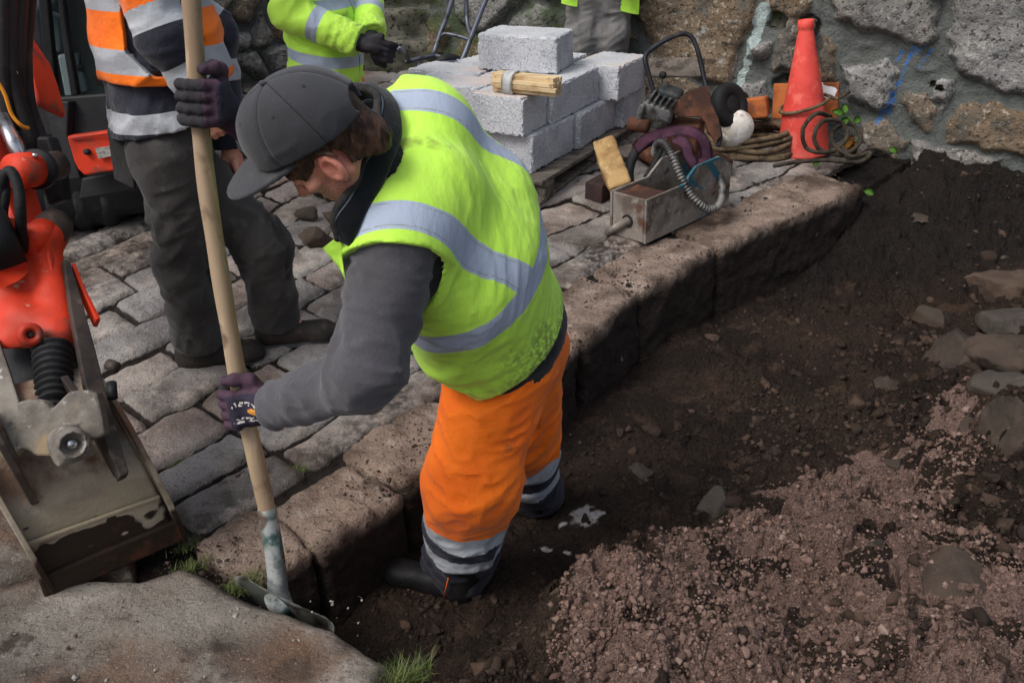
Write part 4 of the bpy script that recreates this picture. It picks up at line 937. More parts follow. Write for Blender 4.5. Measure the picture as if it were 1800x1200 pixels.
for x0, x1, zlo, ln in ((-.225, -.13, .06, .30), (.125, .235, .02, .36)):
    pts = []
    for i in range(7):
        t = i/6; z = .13-ln*t*.72
        pts.append([pel4+V(x0+(x1-x0)*k-.02*t*(1 if x0 < 0 else -1)*0, -.13-.03*t+.012*math.sin(k*7+t*5)+.10*abs(k-.5), z-.02*k) for k in np.linspace(0, 1, 6)])
    vv_, ff_, uu_ = gridgeo(np.array(pts)); b_ = bmesh.new(); vs_ = [b_.verts.new(p) for p in vv_]; [b_.faces.new([vs_[i] for i in f]) for f in ff_]; bmesh.ops.solidify(b_, geom=b_.faces[:], thickness=.008)
    g = bmgeo(b_); obj("jacket_flap", g, m_yel, W4, attrs=nul(g[0]))
# ------------------------------------------------------------------ shovel
m_wood = mat("ash_wood", lin(172, 150, 124), [('n', lin(132, 110, 86), 5, .42, .66, 5, (1, 1, .15)), ('n', lin(206, 186, 158)+(.6,), 30, .52, .7, 5, (1, 1, .08)), ('n', lin(92, 74, 58)+(.8,), 14, .56, .72, 5)], rough=.6, bumps=[('n', 60, .0012, (1, 1, .1))])
m_blade = mat("worn_green_steel", lin(120, 126, 124), [('n', lin(74, 102, 98), 9, .5, .62, 6), ('n', lin(190, 194, 192)+(.8,), 13, .48, .58, 6), ('n', lin(92, 70, 54)+(.85,), 20, .54, .64, 6)], rough=.5, metal=.35, bumps=[('n', 60, .0015)])
m_mud = lin(58, 46, 38)
sv = thing("shovel", SB, "long wooden handled shovel held by the digger, worn green paint on its socket", "shovel")
pth = spline(shp, 60); tt = np.linspace(0, 1, 60)
obj("shaft", tube(pth, .0205-.0015*tt+.0006*np.sin(tt*40), 16), m_wood, sv)
dn = unit(SB-shp[1]); sk = spline([shp[1]+dn*-.02, shp[0], SB, SB+dn*.03], 24)
so_ = obj("socket", tube(sk, np.linspace(.0225, .0250, 24)*np.where(np.linspace(0, 1, 24) > .75, .92, 1), 16), m_blade, sv)
bw = unit(onz(592, 1113, -.075)-onz(433, 1034, .005)); bl = unit(V(0.02, .52, -.85)); bl = unit(bl-bw*np.dot(bl, bw)); bn_ = np.cross(bw, bl)
rowsB = []
for i in range(19):
    t = i/18; y = -.045+.30*t; half = .138*(1.0 if t < .45 else math.sqrt(max(0, 1-((t-.45)/.56)**2)))*(1 if t > .08 else .80+2.5*t); half = max(half, .004)
    rowsB.append([SB+dn*.028+bl*y+bw*(half*k+.016)+bn_*(.008*(k*k*(half/.138)**2)-.012-.015*t+.01*math.exp(-((t)/.1)**2)) for k in np.linspace(-1, 1, 17)])
vv_, ff_, uu_ = gridgeo(np.array(rowsB)); b_ = bmesh.new(); vs_ = [b_.verts.new(p) for p in vv_]; [b_.faces.new([vs_[i] for i in f]) for f in ff_]; bmesh.ops.solidify(b_, geom=b_.faces[:], thickness=.004)
obj("blade", bmgeo(b_), mat("muddy_blade", lin(122, 126, 118), [('n', m_mud, 9, .5, .64, 6), ('n', lin(150, 150, 146)+(.7,), 14, .56, .68, 6)], rough=.55, metal=.3, bumps=[('n', 40, .003)]), sv)
obj("neck", nets(lambda P: smin(capd(P, SB-dn*.02, SB+dn*.045, .0245, .020), capd(P, SB+dn*.03+bn_*-.006, SB+dn*.035+bl*.10-bn_*.018, .020, .006, bw, 1.7), .03), SB-.18, SB+.18, .004), m_blade, so_)

# ------------------------------------------------------------------ concrete blocks on a pallet
m_blk = mat("concrete_block", lin(194, 196, 201), [('n', lin(168, 171, 178), 5, .42, .66, 5), ('n', lin(128, 130, 136)+(.8,), 110, .56, .64, 3), ('n', lin(222, 222, 222)+(.8,), 120, .58, .66, 3), ('n', lin(104, 100, 96)+(.9,), 75, .66, .70, 3), ('a', lin(204, 186, 176), 'pinkish', .4, .9)], rough=.95, bumps=[('n', 130, .004), ('n', 300, .002)])
PSI = math.radians(26.5); BO = at(920, 242, 4.604); bx_ = V(-math.cos(PSI), math.sin(PSI), 0); by_ = V(math.sin(PSI), math.cos(PSI), 0)
BR = np.stack([-bx_, by_, V(0, 0, 1)], 1)
def blk(sz, seed):
    bm = bmesh.new(); bmesh.ops.create_cube(bm, size=1)
    for v in bm.verts: v.co = Vector((v.co.x*sz[0], v.co.y*sz[1], v.co.z*sz[2]))
    bmesh.ops.bevel(bm, geom=bm.edges[:], offset=.005, segments=2, profile=.5, affect='EDGES')
    bmesh.ops.subdivide_edges(bm, edges=[e for e in bm.edges if e.calc_length() > .05], cuts=24, use_grid_fill=True)
    v, f = bmgeo(bm); ed = np.sort(np.abs(np.abs(v)-np.array(sz)/2), 1)[:, 1]
    chip = sst(.012, .0, ed)*np.clip(fbm(v*55+seed, 3, seed)+.12, 0, 1)*.016
    return v-np.sign(v)*chip[:, None]+.0012*vn(v*70+seed, seed)[:, None], f
zb = float(BO[2]); HB = .187
BLK = [  # right offset from the near corner (to the left positive), depth offset, layer, w, d, label
    (0, 0, 1, .29, .285, "nearest block of the upper layer, at the front right corner below the kindling bundle"),
    (-.03, .295, 1, .29, .64, "long block in the upper layer right of the kindling, with its rough end face showing"),
    (-.13, .95, 1, .29, .46, "last block of the upper layer on the right, behind the steel tube handle"),
    (.30, .10, 1, .44, .285, "pinkish topped block of the upper layer left of the kindling, beside the digger's shoulder"),
    (.27, .395, 1, .20, .29, "narrow block of the upper layer between the kindling and the topmost block"),
    (.48, .395, 1, .42, .29, "upper layer block behind the digger's shoulder, left of the topmost block"),
    (.27, .70, 1, .50, .29, "upper layer block that carries the topmost block"), (.20, 1.0, 1, .44, .29, "far upper layer block right behind the topmost block"),
    (.02, .05, 0, .44, .50, "bottom layer block at the near corner of the pallet"), (.0, .56, 0, .44, .56, "bottom layer block in the middle of the pallet's right side"), (-.06, 1.13, 0, .44, .36, "bottom layer block at the far right end, behind the rusty machine"),
    (.47, .10, 0, .44, .29, "bottom layer block hidden behind the digger's shoulder")]
def setblk(o, c): o.location = tuple(c); o.rotation_euler = (0, 0, -PSI)
def blkobj(sz, c, yaw, label, pk, seed):
    g = blk(sz, seed); o = obj("concrete_block", g, m_blk, None, smooth=False, attrs=dict(pinkish=pk*sst(sz[2]/2-.01, sz[2]/2-.002, g[0][:, 2])*(.6+.5*vn(g[0]*6+seed, 3))), loc=(0, 0, 0))
    o.location = tuple(c); o.rotation_euler = (0, 0, -yaw); return tag(o, label, "concrete block", "concrete blocks stacked on the pallet")
for i, (w_, d_, lay, sw, sd_, lab) in enumerate(BLK):
    c = BO+bx_*(w_+sw/2)+by_*(d_+sd_/2)+V(0, 0, HB/2+(0 if lay else -HB-.002)); c[0] += .012*math.sin(i*5); 
    if lay == 0: c = c-bx_*.045
    blkobj((sw-.008, sd_-.008, HB), c, PSI+.02*math.sin(i*3.3), lab, .9 if i in (3, 5, 2, 0, 4) else .2, 800+i)
tc_ = onz(904.5, 125, zb+HB+.002)
cT = tc_+by_*.145+V(0, 0, HB/2); blkobj((.44, .34, HB), cT, math.radians(18), "topmost pale grey block, alone on top of the stack", .1, 840)
m_pal = mat("grey_pallet_wood", lin(112, 104, 96), [('n', lin(74, 68, 62), 4, .4, .62, 5, (1, 6, 6)), ('n', lin(140, 132, 122)+(.6,), 20, .55, .7, 5, (.3, 5, 5)), ('n', lin(50, 44, 40)+(.7,), 9, .6, .7)], rough=.9, bumps=[('n', 30, .003, (.3, 5, 5))])
pz0 = zb-HB-.004; gp0 = float(G(4.7)); pal = thing("pallet", (*(BO+bx_*.45+by_*.65)[:2], gp0), "weathered wooden pallet under the concrete blocks", "pallet")
for k in range(7): c = BO+bx_*(-.055+.165*k)+by_*.69; c[2] = pz0-.012; obj("deck_board", bbox(c, (.125, 1.44, .022), BR, .003), m_pal, pal)
for k in range(3):
    d_ = .06+.63*k; c = BO+bx_*.44+by_*d_; c[2] = pz0-.035; obj("stringer_board", bbox(c, (1.12, .10, .022), BR, .003), m_pal, pal)
    for j in range(3): c = BO+bx_*(-.05+.49*j)+by_*d_; zz = float(G(c[1])); hh = max(.03, pz0-.047-zz-.02); c[2] = zz+.02+hh/2; obj("spacer_block", bbox(c, (.13, .11, hh), BR, .004), m_pal, pal)
for j in range(3): c = BO+bx_*(-.05+.49*j)+by_*.69; c[2] = float(G(c[1]))+.012; obj("bottom_board", bbox(c, (.10, 1.42, .02), frame(V(0, -.07, 1), BR[:, 0]), .003), m_pal, pal)

# kindling bundle with a white band
m_kin = mat("split_softwood", lin(212, 188, 148), [('n', lin(182, 152, 112), 6, .42, .64, 4, (.3, 4, 4)), ('n', lin(226, 200, 154)+(.6,), 24, .55, .7, 4, (.2, 5, 5)), ('n', lin(120, 88, 54)+(.7,), 30, .62, .72)], rough=.75, bumps=[('n', 60, .001, (.2, 4, 4))])
ka, kb_ = onz(870, 142, zb+HB+.05), onz(978, 152, zb+HB+.05); kc = (ka+kb_)/2; kd = unit(kb_-ka); kn_ = unit(np.cross(V(0, 0, 1), kd)); KR = np.stack([kd, kn_, V(0, 0, 1)], 1); kl = np.linalg.norm(kb_-ka)
kin = thing("kindling_bundle", kc-V(0, 0, .05), "bundle of split wood sticks held by a white paper band on the blocks", "kindling"); rk = np.random.default_rng(5)
for i in range(4):
    for j in range(6):
        a, b = (j-2.5)*.0185, (i-1.5)*.0215
        if (a/.058)**2+(b/.046)**2 > 1.02: continue
        L = kl*(1+rk.uniform(-.05, .05)); c = kc+KR@V(rk.uniform(-.008, .012)+(.02 if (i == 1 and j == 0) else 0), a, b)
        obj("stick", bbox(c, (L, .0175, .0205), KR@np.array(Matrix.Rotation(rk.uniform(-.25, .25), 3, 'X'))@np.array(Matrix.Rotation(rk.uniform(-.02, .02), 3, 'Z')), .0012, 1), m_kin, kin, smooth=False)
an = np.linspace(0, 2*math.pi, 40)
def bring(x, k): return [kc+KR@V(x, .0665*k*np.sign(math.cos(t))*abs(math.cos(t))**.75, .0545*k*np.sign(math.sin(t))*abs(math.sin(t))**.75) for t in an]
vv_, ff_, uu_ = gridgeo(np.array([bring(x, 1.0) for x in np.linspace(-kl*.30, -kl*.13, 5)])); b_ = bmesh.new(); vs_ = [b_.verts.new(p) for p in vv_]; [b_.faces.new([vs_[i] for i in f]) for f in ff_]; bmesh.ops.solidify(b_, geom=b_.faces[:], thickness=.0012)
obj("paper_band", bmgeo(b_), mat("white_paper", lin(240, 241, 242), [('n', lin(222, 224, 226), 20, .45, .65)], rough=.7), kin)

# ------------------------------------------------------------------ traffic cone
m_cone = mat("faded_cone_plastic", lin(226, 82, 72), [('n', lin(202, 64, 56)+(.7,), 6, .42, .66, 6), ('n', lin(240, 128, 112)+(.5,), 14, .55, .7), ('a', lin(150, 66, 56)+(.6,), 'low', .3, 1.0, 14), ('n', lin(110, 70, 60)+(.7,), 18, .58, .72, 8)], rough=.55, bumps=[('n', 40, .0015)])
cb = ong(1412, 268); cH = .715
cax = unit(at(1417, 36, cb[1]+.02)-cb)
prof = [(.146, .0), (.146, .012), (.140, .018), (.136, .10), (.124, .22), (.124, .225)]+[(.124-.082*t, .225+.50*t) for t in np.linspace(.02, 1, 14)]+[(.040, .735), (.044, .745), (.044, .785), (.038, .79), (.030, .785), (.030, .70)]
g = lathe([(r*.97, z*cH/.79) for r, z in prof], cb, frame(cax), 40)
cone = thing("traffic_cone", cb, "tall faded orange traffic cone without a base, standing against the wall", "traffic cone")
obj("cone_shell", g, m_cone, cone, attrs=dict(low=sst(.35, .0, (g[0]-cb)@cax)))
m_rope = mat("brown_rope", lin(104, 88, 68), [('n', lin(66, 54, 42), 12, .42, .64, 5), ('n', lin(136, 120, 96)+(.6,), 40, .55, .7)], rough=.95, bumps=[('n', 130, .003)])
m_grope = mat("dark_rope", lin(66, 58, 48), [('n', lin(40, 36, 30), 20, .42, .64, 5), ('n', lin(92, 84, 70)+(.5,), 50, .56, .7)], rough=.95, bumps=[('n', 130, .003)])
def rope(path, r, strands=3, pitch=14, n=18):
    path = np.asarray(path); L = np.concatenate([[0], np.cumsum(np.linalg.norm(np.diff(path, axis=0), axis=1))]); v, f = tube(path, r, n)
    ph = np.repeat(L/r/pitch*3*2*math.pi/strands, n)+np.tile(np.arange(n)/n*2*math.pi, len(path)); c = np.repeat(path, n, 0)
    k = .80+.24*np.abs(np.cos(ph*strands/2)); return c+(v-c)*k[:, None], f
def ringpath(c, ax, rx, n=40, a0=0, a1=2*math.pi, x=None, ry=None):
    R = frame(ax, x); return np.array([c+R@V(rx*math.cos(a), (ry or rx)*math.sin(a), 0) for a in np.linspace(a0, a1, n)])
h_ = .27; cr = cb+cax*h_; pts = ringpath(cr, unit(cax+CX*-.25), .133, 60)
tie = tag(obj("cone_rope", rope(np.concatenate([pts, spline([pts[-1], pts[-1]+V(.05, -.02, -.01), pts[-1]+V(.12, .02, .02)], 12)[1:]]), .0095), m_rope), "brown rope tied once round the orange cone", "rope")
pp = [at(*p) for p in ((1460, 205, 5.25), (1435, 200, 5.12), (1412, 226, 5.08), (1416, 258, 5.08), (1440, 268, 5.06), (1470, 262, 5.08), (1490, 238, 5.12), (1478, 215, 5.15), (1450, 212, 5.10), (1432, 235, 5.08), (1440, 262, 5.08), (1480, 272, 5.08), (1512, 250, 5.15), (1500, 220, 5.2), (1470, 225, 5.18), (1462, 250, 5.1), (1495, 275, 5.05), (1530, 268, 5.1), (1510, 285, 5.02), (1450, 282, 5.0), (1400, 285, 4.98), (1360, 292, 4.95))]
for p in pp: p[2] = max(p[2], float(G(p[1]))+.012)
tag(obj("dark_rope", rope(spline(pp, 190), .0115), m_grope), "tangled dark rope lying right of the orange cone's foot", "rope")
rc = ong(1320, 282); rc = V(rc[0], rc[1]+.14, float(G(rc[1]+.14))); pts = []; rr = np.random.default_rng(9)
for k in range(9):
    o = V(rr.uniform(-.03, .03), rr.uniform(-.02, .02), 0); a = rr.uniform(.20, .30); b = rr.uniform(.11, .18); z = .016+.026*(k % 5)+.01*(k//5)
    for t in np.linspace(0, 2*math.pi, 26)[:-1]: pts.append(rc+o+V(a*math.cos(t)+.02*math.sin(3*t+k), b*math.sin(t), z+.035*math.sin(t+.6)*(1 if k > 2 else .3)+.012*math.sin(2*t+k)))
tag(obj("rope_coil", rope(spline(pts, 520), .0145, 3, 12, 12), m_rope), "thick brown rope coiled in a heap left of the orange cone", "rope")

# ------------------------------------------------------------------ things heaped by the wall
def lump(name, c, r, seed, m, label, cat, R=None, h=.012, amp=.25, ang=.0, group=None, attrs=None, boxy=.0):
    c = np.asarray(c, float); r = np.asarray(r, float); mx = r.max()
    def f(P):
        d = elld(P, c, r, R)
        if boxy: d = d*(1-boxy)+boxdd(P)*boxy
        return d-amp*mx*.5*fbm((P-c)/mx*1.6+seed, 3, seed)-amp*mx*.12*fbm((P-c)/mx*5+seed, 3, seed+2)
    def boxdd(P): return boxd(P, c, r*.92, R, mx*.12)
    if ang:   # facets
        rg = np.random.default_rng(seed); ns = [unit(rg.normal(size=3)) for _ in range(11)]; os_ = [rg.uniform(.40, .78) for _ in ns]; RR = R if R is not None else np.eye(3)
        f0 = f
        def f(P):
            d = f0(P); q = ((P-c)@RR)/r
            for n, o in zip(ns, os_): d = np.maximum(d, (q@n-o)*mx*.7)
            return d-.05*mx*fbm((P-c)/mx*4, 4, seed+5)
    g = nets(f, c-mx*1.5, c+mx*1.5, h); o = obj(name, g, m, attrs=attrs(g[0]) if attrs else None)
    return tag(o, label, cat, group)
m_buoy = mat("dirty_white_float", lin(222, 216, 206), [('n', lin(150, 126, 102)+(.9,), 9, .5, .66, 8), ('n', lin(236, 234, 228), 20, .5, .7)], rough=.6, bumps=[('n', 30, .004)])
c = at(1290, 228, 5.25); lump("float", c, (.10, .085, .115), 901, m_buoy, "dirty white float lying between the rusty machine and the rope coil", "float", frame(unit(V(.6, -.2, .7))), .008, .10)
m_rustor = mat("orange_painted_board", lin(176, 100, 52), [('n', lin(120, 66, 36), 7, .42, .62, 6), ('n', lin(96, 84, 74)+(.7,), 12, .58, .7), ('a', lin(222, 222, 222), 'white', .45, .6)], rough=.8, bumps=[('n', 40, .003)])
c = at(1326, 190, 5.45); g = bbox(c, (.15, .11, .115), frame(V(-.15, .2, 1), V(1, -.35, .05)), .012); tag(obj("brick", g, m_rustor, smooth=False, attrs=dict(white=np.zeros(len(g[0])))), "orange brown brick lying between the tyre and the cone", "brick")
c = at(1416, 178, 5.52); g0 = bbox(c, (.36, .04, .20), frame(V(0, .25, 1), V(1, -.45, .06)), .008)
b_ = bmesh.new(); vs_ = [b_.verts.new(p) for p in g0[0]]; [b_.faces.new([vs_[i] for i in f]) for f in g0[1]]; bmesh.ops.subdivide_edges(b_, edges=[e for e in b_.edges if e.calc_length() > .03], cuts=14, use_grid_fill=True); g = bmgeo(b_)
wq = lambda v: np.maximum(sst(.055, .03, np.linalg.norm(v-at(1375, 172, 5.5), axis=1)+.02*vn(v*40, 2)), sst(.06, .035, np.linalg.norm((v-at(1452, 160, 5.48))*V(.8, 1, 1.2), axis=1)+.02*vn(v*40, 3)))
tag(obj("crate_board", g, m_rustor, smooth=False, attrs=dict(white=wq(g[0]))), "orange board with white patches standing behind the cone", "board")
pa, pb_ = at(1142, 132, 5.75), at(1236, 106, 5.62)
tag(obj("weathered_beam", bbox((pa+pb_)/2, (np.linalg.norm(pa-pb_), .06, .11), frame(V(0, .2, 1), pb_-pa), .012), m_pal), "short weathered grey beam behind the tube handle of the machine", "beam")

# ------------------------------------------------------------------ rusty machine with tube handle
m_rust = mat("rusty_steel", lin(104, 66, 48), [('n', lin(68, 46, 38), 7, .42, .62, 6), ('n', lin(136, 92, 66)+(.7,), 14, .54, .68, 6), ('n', lin(46, 40, 38)+(.7,), 24, .58, .68)], rough=.8, metal=.2, bumps=[('n', 50, .003)])
m_tubeb = mat("dark_tube_paint", lin(46, 48, 56), [('n', lin(78, 66, 58), 14, .52, .66, 6), ('n', lin(30, 31, 36), 6, .4, .6)], rough=.5, metal=.3, bumps=[('n', 60, .001)])
m_alu = mat("dirty_aluminium", lin(112, 112, 112), [('n', lin(66, 62, 58), 10, .40, .58, 6), ('n', lin(50, 42, 36)+(.85,), 18, .54, .64)], rough=.6, metal=.35, bumps=[('n', 40, .003)])
m_blkx = mat("engine_black", lin(48, 50, 52), [('n', lin(84, 76, 68), 12, .5, .66, 6)], rough=.6, bumps=[('n', 40, .003)])
m_rub = mat("black_rubber", lin(38, 38, 41), [('n', lin(66, 62, 58)+(.6,), 12, .52, .68, 6), ('n', lin(26, 26, 28), 5, .4, .6)], rough=.7, bumps=[('n', 50, .003)])
mloc = ong(1200, 300); mach = thing("compactor", mloc, "rusty engine driven compactor with a black tube handle leaning by the blocks", "compactor")
YM = 5.05
hp = spline([at(*p) for p in ((1160, 205, 4.98), (1151, 168, 5.0), (1140, 130, 5.02), (1134, 102, 5.05), (1146, 86, 5.08), (1172, 70, 5.10), (1198, 60, 5.12), (1214, 64, 5.12), (1224, 82, 5.1), (1232, 112, 5.07), (1240, 148, 5.02), (1248, 178, 4.97), (1258, 208, 4.92), (1266, 238, 4.88), (1262, 258, 4.86))], 90)
obj("handle", tube(hp, .0125, 12), m_tubeb, mach)
def pplate(name, px, th, m, par, bev=.002, smooth=False, attrs=None):
    P = np.array([at(*p) for p in px]); c = P.mean(0); n = np.linalg.svd(P-c)[2][2]; 
    if np.dot(n, CZ) < 0: n = -n
    P = P-((P-c)@n)[:, None]*n; R = frame(n); q = (P-c)@R
    b_ = bmesh.new(); vs = [b_.verts.new((a, b, -th/2)) for a, b, _ in q]; f = b_.faces.new(vs); r = bmesh.ops.extrude_face_region(b_, geom=[f]); bmesh.ops.translate(b_, verts=[g for g in r['geom'] if isinstance(g, bmesh.types.BMVert)], vec=(0, 0, th)); bmesh.ops.recalc_face_normals(b_, faces=b_.faces[:])
    if bev: bmesh.ops.bevel(b_, geom=b_.edges[:], offset=bev, segments=2, profile=.5, affect='EDGES', clamp_overlap=True)
    g = bmgeo(b_, c, R); return obj(name, g, m, par, smooth, attrs=attrs(g[0]) if attrs else None)
pplate("guard_plate", [(1182, 188, 4.93), (1186, 176, 4.95), (1231, 152, 4.97), (1247, 152, 4.97), (1249, 180, 4.95), (1233, 206, 4.92), (1196, 206, 4.9), (1184, 200, 4.9)], .012, m_rust, mach, .003)
pplate("side_plate", [(1230, 206, 4.9), (1248, 180, 4.93), (1262, 208, 4.9), (1268, 240, 4.86), (1256, 250, 4.85), (1246, 232, 4.86), (1240, 216, 4.88)], .016, m_rust, mach, .003)
ec = at(1160, 196, 4.98); ER = frame(unit(V(.15, -.3, 1)), V(1, -.5, .25)); en = obj("engine", bbox(ec, (.15, .16, .13), ER, .014), m_alu, mach)
for k in range(5): obj("cooling_fin", bbox(ec+ER@V(-.055+.03*k, -.005, .075), (.012, .15, .03), ER, .002), m_alu, en, False)
obj("fuel_tank", nets(lambda P: boxd(P, ec+ER@V(.02, .05, .09), (.06, .05, .025), ER, .02), ec-.2, ec+.3, .006), m_blkx, en)
obj("engine_cover", bbox(ec+ER@V(-.08, -.03, -.02), (.03, .15, .15), ER, .008), m_alu, en); obj("exhaust", tube([ec+ER@V(-.12, -.09, -.07), ec+ER@V(-.02, -.10, -.05)], .036, 18), m_rust, en)
kp = at(1165, 132, 4.98); obj("throttle_knob", lathe([(.0, .012), (.018, .010), (.018, -.01), (.0, -.012)], kp, frame(unit(V(-.8, -.4, .2))), 16), m_rub, mach)
obj("throttle_cable", tube(spline([kp, at(1164, 150, 4.97), at(1172, 170, 4.95), at(1180, 186, 4.95)], 24), .004, 8), mat("cable_green", lin(40, 62, 62), rough=.5), mach)
tyc = at(1282, 186, 5.25); TR = frame(unit(V(.55, -.75, .35)))
prof = [(.052, -.028), (.058, -.036), (.098, -.040), (.116, -.026), (.122, 0), (.116, .026), (.098, .040), (.058, .036), (.052, .028)]
ty = obj("wheel", lathe(prof, tyc, TR@np.diag([1, 1.02, 1]), 36), m_rub, mach); obj("rim", lathe([(.0, .032), (.03, .034), (.056, .030), (.058, -.02), (.0, -.02)], tyc, TR@np.diag([1, 1.02, 1]), 30), m_rub, ty)
bc = V(mloc[0], mloc[1]+.08, 0); bc[2] = float(G(bc[1]))+.05; obj("base_plate", nets(lambda P: boxd(P, bc, (.19, .23, .035), frame(V(0, -.07, 1), V(.9, .4, 0)), .03), bc-.32, bc+.32, .012), m_rust, mach)
obj("mount", bbox(at(1205, 240, 4.98), (.16, .16, .16), frame(V(0, -.1, 1), V(.9, -.4, 0)), .015), m_rust, mach)

# ------------------------------------------------------------------ steel channel box with hoses
m_chan = mat("scuffed_steel_channel", lin(142, 134, 126), [('n', lin(104, 94, 86), 7, .42, .6, 6), ('a', lin(46, 96, 110), 'bluep', .5, .75), ('n', lin(96, 62, 44)+(.8,), 10, .6, .68, 7), ('n', lin(176, 168, 158)+(.6,), 28, .56, .68, 5), ('n', lin(52, 46, 42)+(.8,), 16, .62, .7, 6)], rough=.7, metal=.25, bumps=[('n', 60, .002)])
ch0 = ong(1072, 410); chd = unit(V(.70, .71, .05)); chn = unit(np.cross(V(0, 0, 1), chd)); ch = thing("steel_channel", ch0, "scuffed steel channel with blue painted sides, hose and rod lying on the setts", "steel box")
CR = np.stack([-chn, chd, np.cross(-chn, chd)], 1)      # x to the right side, y along, z up
cw, cl, chh = .205, .66, .205
if CR[0, 0] < 0: CR[:, 0] = -CR[:, 0]
blu = lambda v: dict(bluep=sst(.22, .30, (v-ch0)@chd+.06*vn(v*14, 4))*sst(-.1, .2, vn(v*9, 5)+.08))
sdpoly = [(0, 0), (cl, 0), (cl, chh*1.0), (cl*.84, chh*1.30), (cl*.56, chh*1.30), (cl*.40, chh*.99), (0, chh)]
def cbox(c, s): 
    g0 = bbox(ch0+CR@V(*c), s, CR, .004); b_ = bmesh.new(); vs_ = [b_.verts.new(p) for p in g0[0]]; [b_.faces.new([vs_[i] for i in f]) for f in g0[1]]; bmesh.ops.subdivide_edges(b_, edges=[e for e in b_.edges if e.calc_length() > .06], cuts=8, use_grid_fill=True); return bmgeo(b_)
for nm, x in (("side_plate", cw-.006), ("side_plate", .006)):
    b_ = bmesh.new(); vs = [b_.verts.new((0, a, b)) for a, b in sdpoly]; f = b_.faces.new(vs); r = bmesh.ops.extrude_face_region(b_, geom=[f]); bmesh.ops.translate(b_, verts=[g for g in r['geom'] if isinstance(g, bmesh.types.BMVert)], vec=(.012, 0, 0)); bmesh.ops.recalc_face_normals(b_, faces=b_.faces[:]); bmesh.ops.triangulate(b_, faces=b_.faces[:]); 
    for _ in range(3): bmesh.ops.subdivide_edges(b_, edges=[e for e in b_.edges if e.calc_length() > .05], cuts=1)
    g = bmgeo(b_, ch0+CR@V(x-.006, 0, 0), CR); obj(nm, g, m_chan, ch, False, attrs=blu(g[0]))
g = cbox((cw/2, .006, chh/2), (cw-.03, .012, chh)); obj("end_plate", g, m_chan, ch, False, attrs=dict(bluep=np.zeros(len(g[0]))))
g = cbox((cw/2, cl/2, .02), (cw-.03, cl-.02, .012)); obj("floor_plate", g, m_chan, ch, False, attrs=blu(g[0]))
g = cbox((cw/2, .10, chh-.02), (cw-.03, .16, .012)); obj("cover_plate", g, m_rust, ch, False)
hc_ = ch0+CR@V(cw*.50, -.001, chh*.42); obj("collar", lathe([(.030, -.012), (.030, .004), (.022, .006), (.022, -.01)], hc_, frame(-CR[:, 1]), 20), m_rub, ch)
obj("rod", tube([ch0+CR@V(cw*.50, .18, chh*.42), hc_, at(1066, 410, ch0[1]-.02)], [.021, .021, .016], 14), m_chan, ch, attrs=dict(bluep=np.zeros(42)))
for k in range(4): obj("bolt", lathe([(0, .008), (.011, .008), (.012, 0)], ch0+CR@V(cw+.006, .45+.06*k, .06+.045*(k % 2)), frame(CR[:, 0]), 6), m_rust, ch, False)
for i, (a, b, c) in enumerate((((1136, 312), (1150, 290), (1162, 262)), ((1144, 318), (1160, 292), (1172, 262)), ((1152, 318), (1168, 296), (1182, 268)))):
    obj("hose_end", tube(spline([at(*a, 4.60), at(*b, 4.66), at(*c, 4.72)], 16), .0165, 12), m_rub, ch)
hpth = spline([at(*p) for p in ((1150, 270, 4.50), (1155, 254, 4.46), (1167, 252, 4.40), (1180, 272, 4.34), (1192, 300, 4.30), (1208, 332, 4.28), (1228, 358, 4.26), (1248, 368, 4.28), (1264, 360, 4.32), (1270, 338, 4.40), (1266, 312, 4.48), (1256, 292, 4.56), (1248, 278, 4.62))], 260)
for p in hpth: p[2] = max(p[2], float(G(p[1]))+.022)
L = np.concatenate([[0], np.cumsum(np.linalg.norm(np.diff(hpth, axis=0), axis=1))])
obj("spring_hose", tube(hpth, .0155+.0042*np.sign(np.sin(L*2*math.pi/.0155))*np.abs(np.sin(L*2*math.pi/.0155))**.6, 14), mat("hose_spring", lin(120, 118, 114), [('n', lin(62, 60, 60), 10, .42, .58, 6), ('n', lin(40, 38, 38)+(.8,), 26, .56, .66)], rough=.55, metal=.3), ch)
hp2 = spline([at(*p) for p in ((1108, 330, 4.62), (1106, 300, 4.70), (1116, 270, 4.76), (1136, 252, 4.80), (1160, 244, 4.80))], 50); obj("cable_bundle", tube(hp2, .024, 12), m_rub, ch)
# purple strap
m_str = mat("purple_webbing", lin(104, 68, 88), [('n', lin(74, 48, 64), 8, .42, .62, 6), ('n', lin(126, 96, 108)+(.6,), 30, .56, .7)], rough=.9, bumps=[('n', 200, .001)])
sp_ = spline([at(*p) for p in ((1116, 262, 4.74), (1138, 244, 4.72), (1166, 234, 4.68), (1200, 229, 4.64), (1228, 238, 4.60), (1240, 258, 4.56), (1240, 280, 4.54), (1224, 292, 4.52), (1212, 276, 4.53), (1204, 254, 4.56), (1186, 242, 4.62))], 90)
up_ = unit(CY*.6+CZ*.5)
strp = []
for k in range(len(sp_)):
    T = unit(sp_[min(k+1, len(sp_)-1)]-sp_[max(k-1, 0)]); wv = unit(np.cross(T, unit(CZ+.3*CY))); strp.append([sp_[k]+wv*x+CZ*(.004*math.sin(k*.5+x*60)) for x in (-.030, -.015, 0, .015, .030)])
vv_, ff_, uu_ = gridgeo(np.array(strp)); b_ = bmesh.new(); vs_ = [b_.verts.new(p) for p in vv_]; [b_.faces.new([vs_[i] for i in f]) for f in ff_]; bmesh.ops.solidify(b_, geom=b_.faces[:], thickness=.004)
tag(obj("strap", bmgeo(b_), m_str), "faded purple webbing strap draped over the steel channel", "strap")
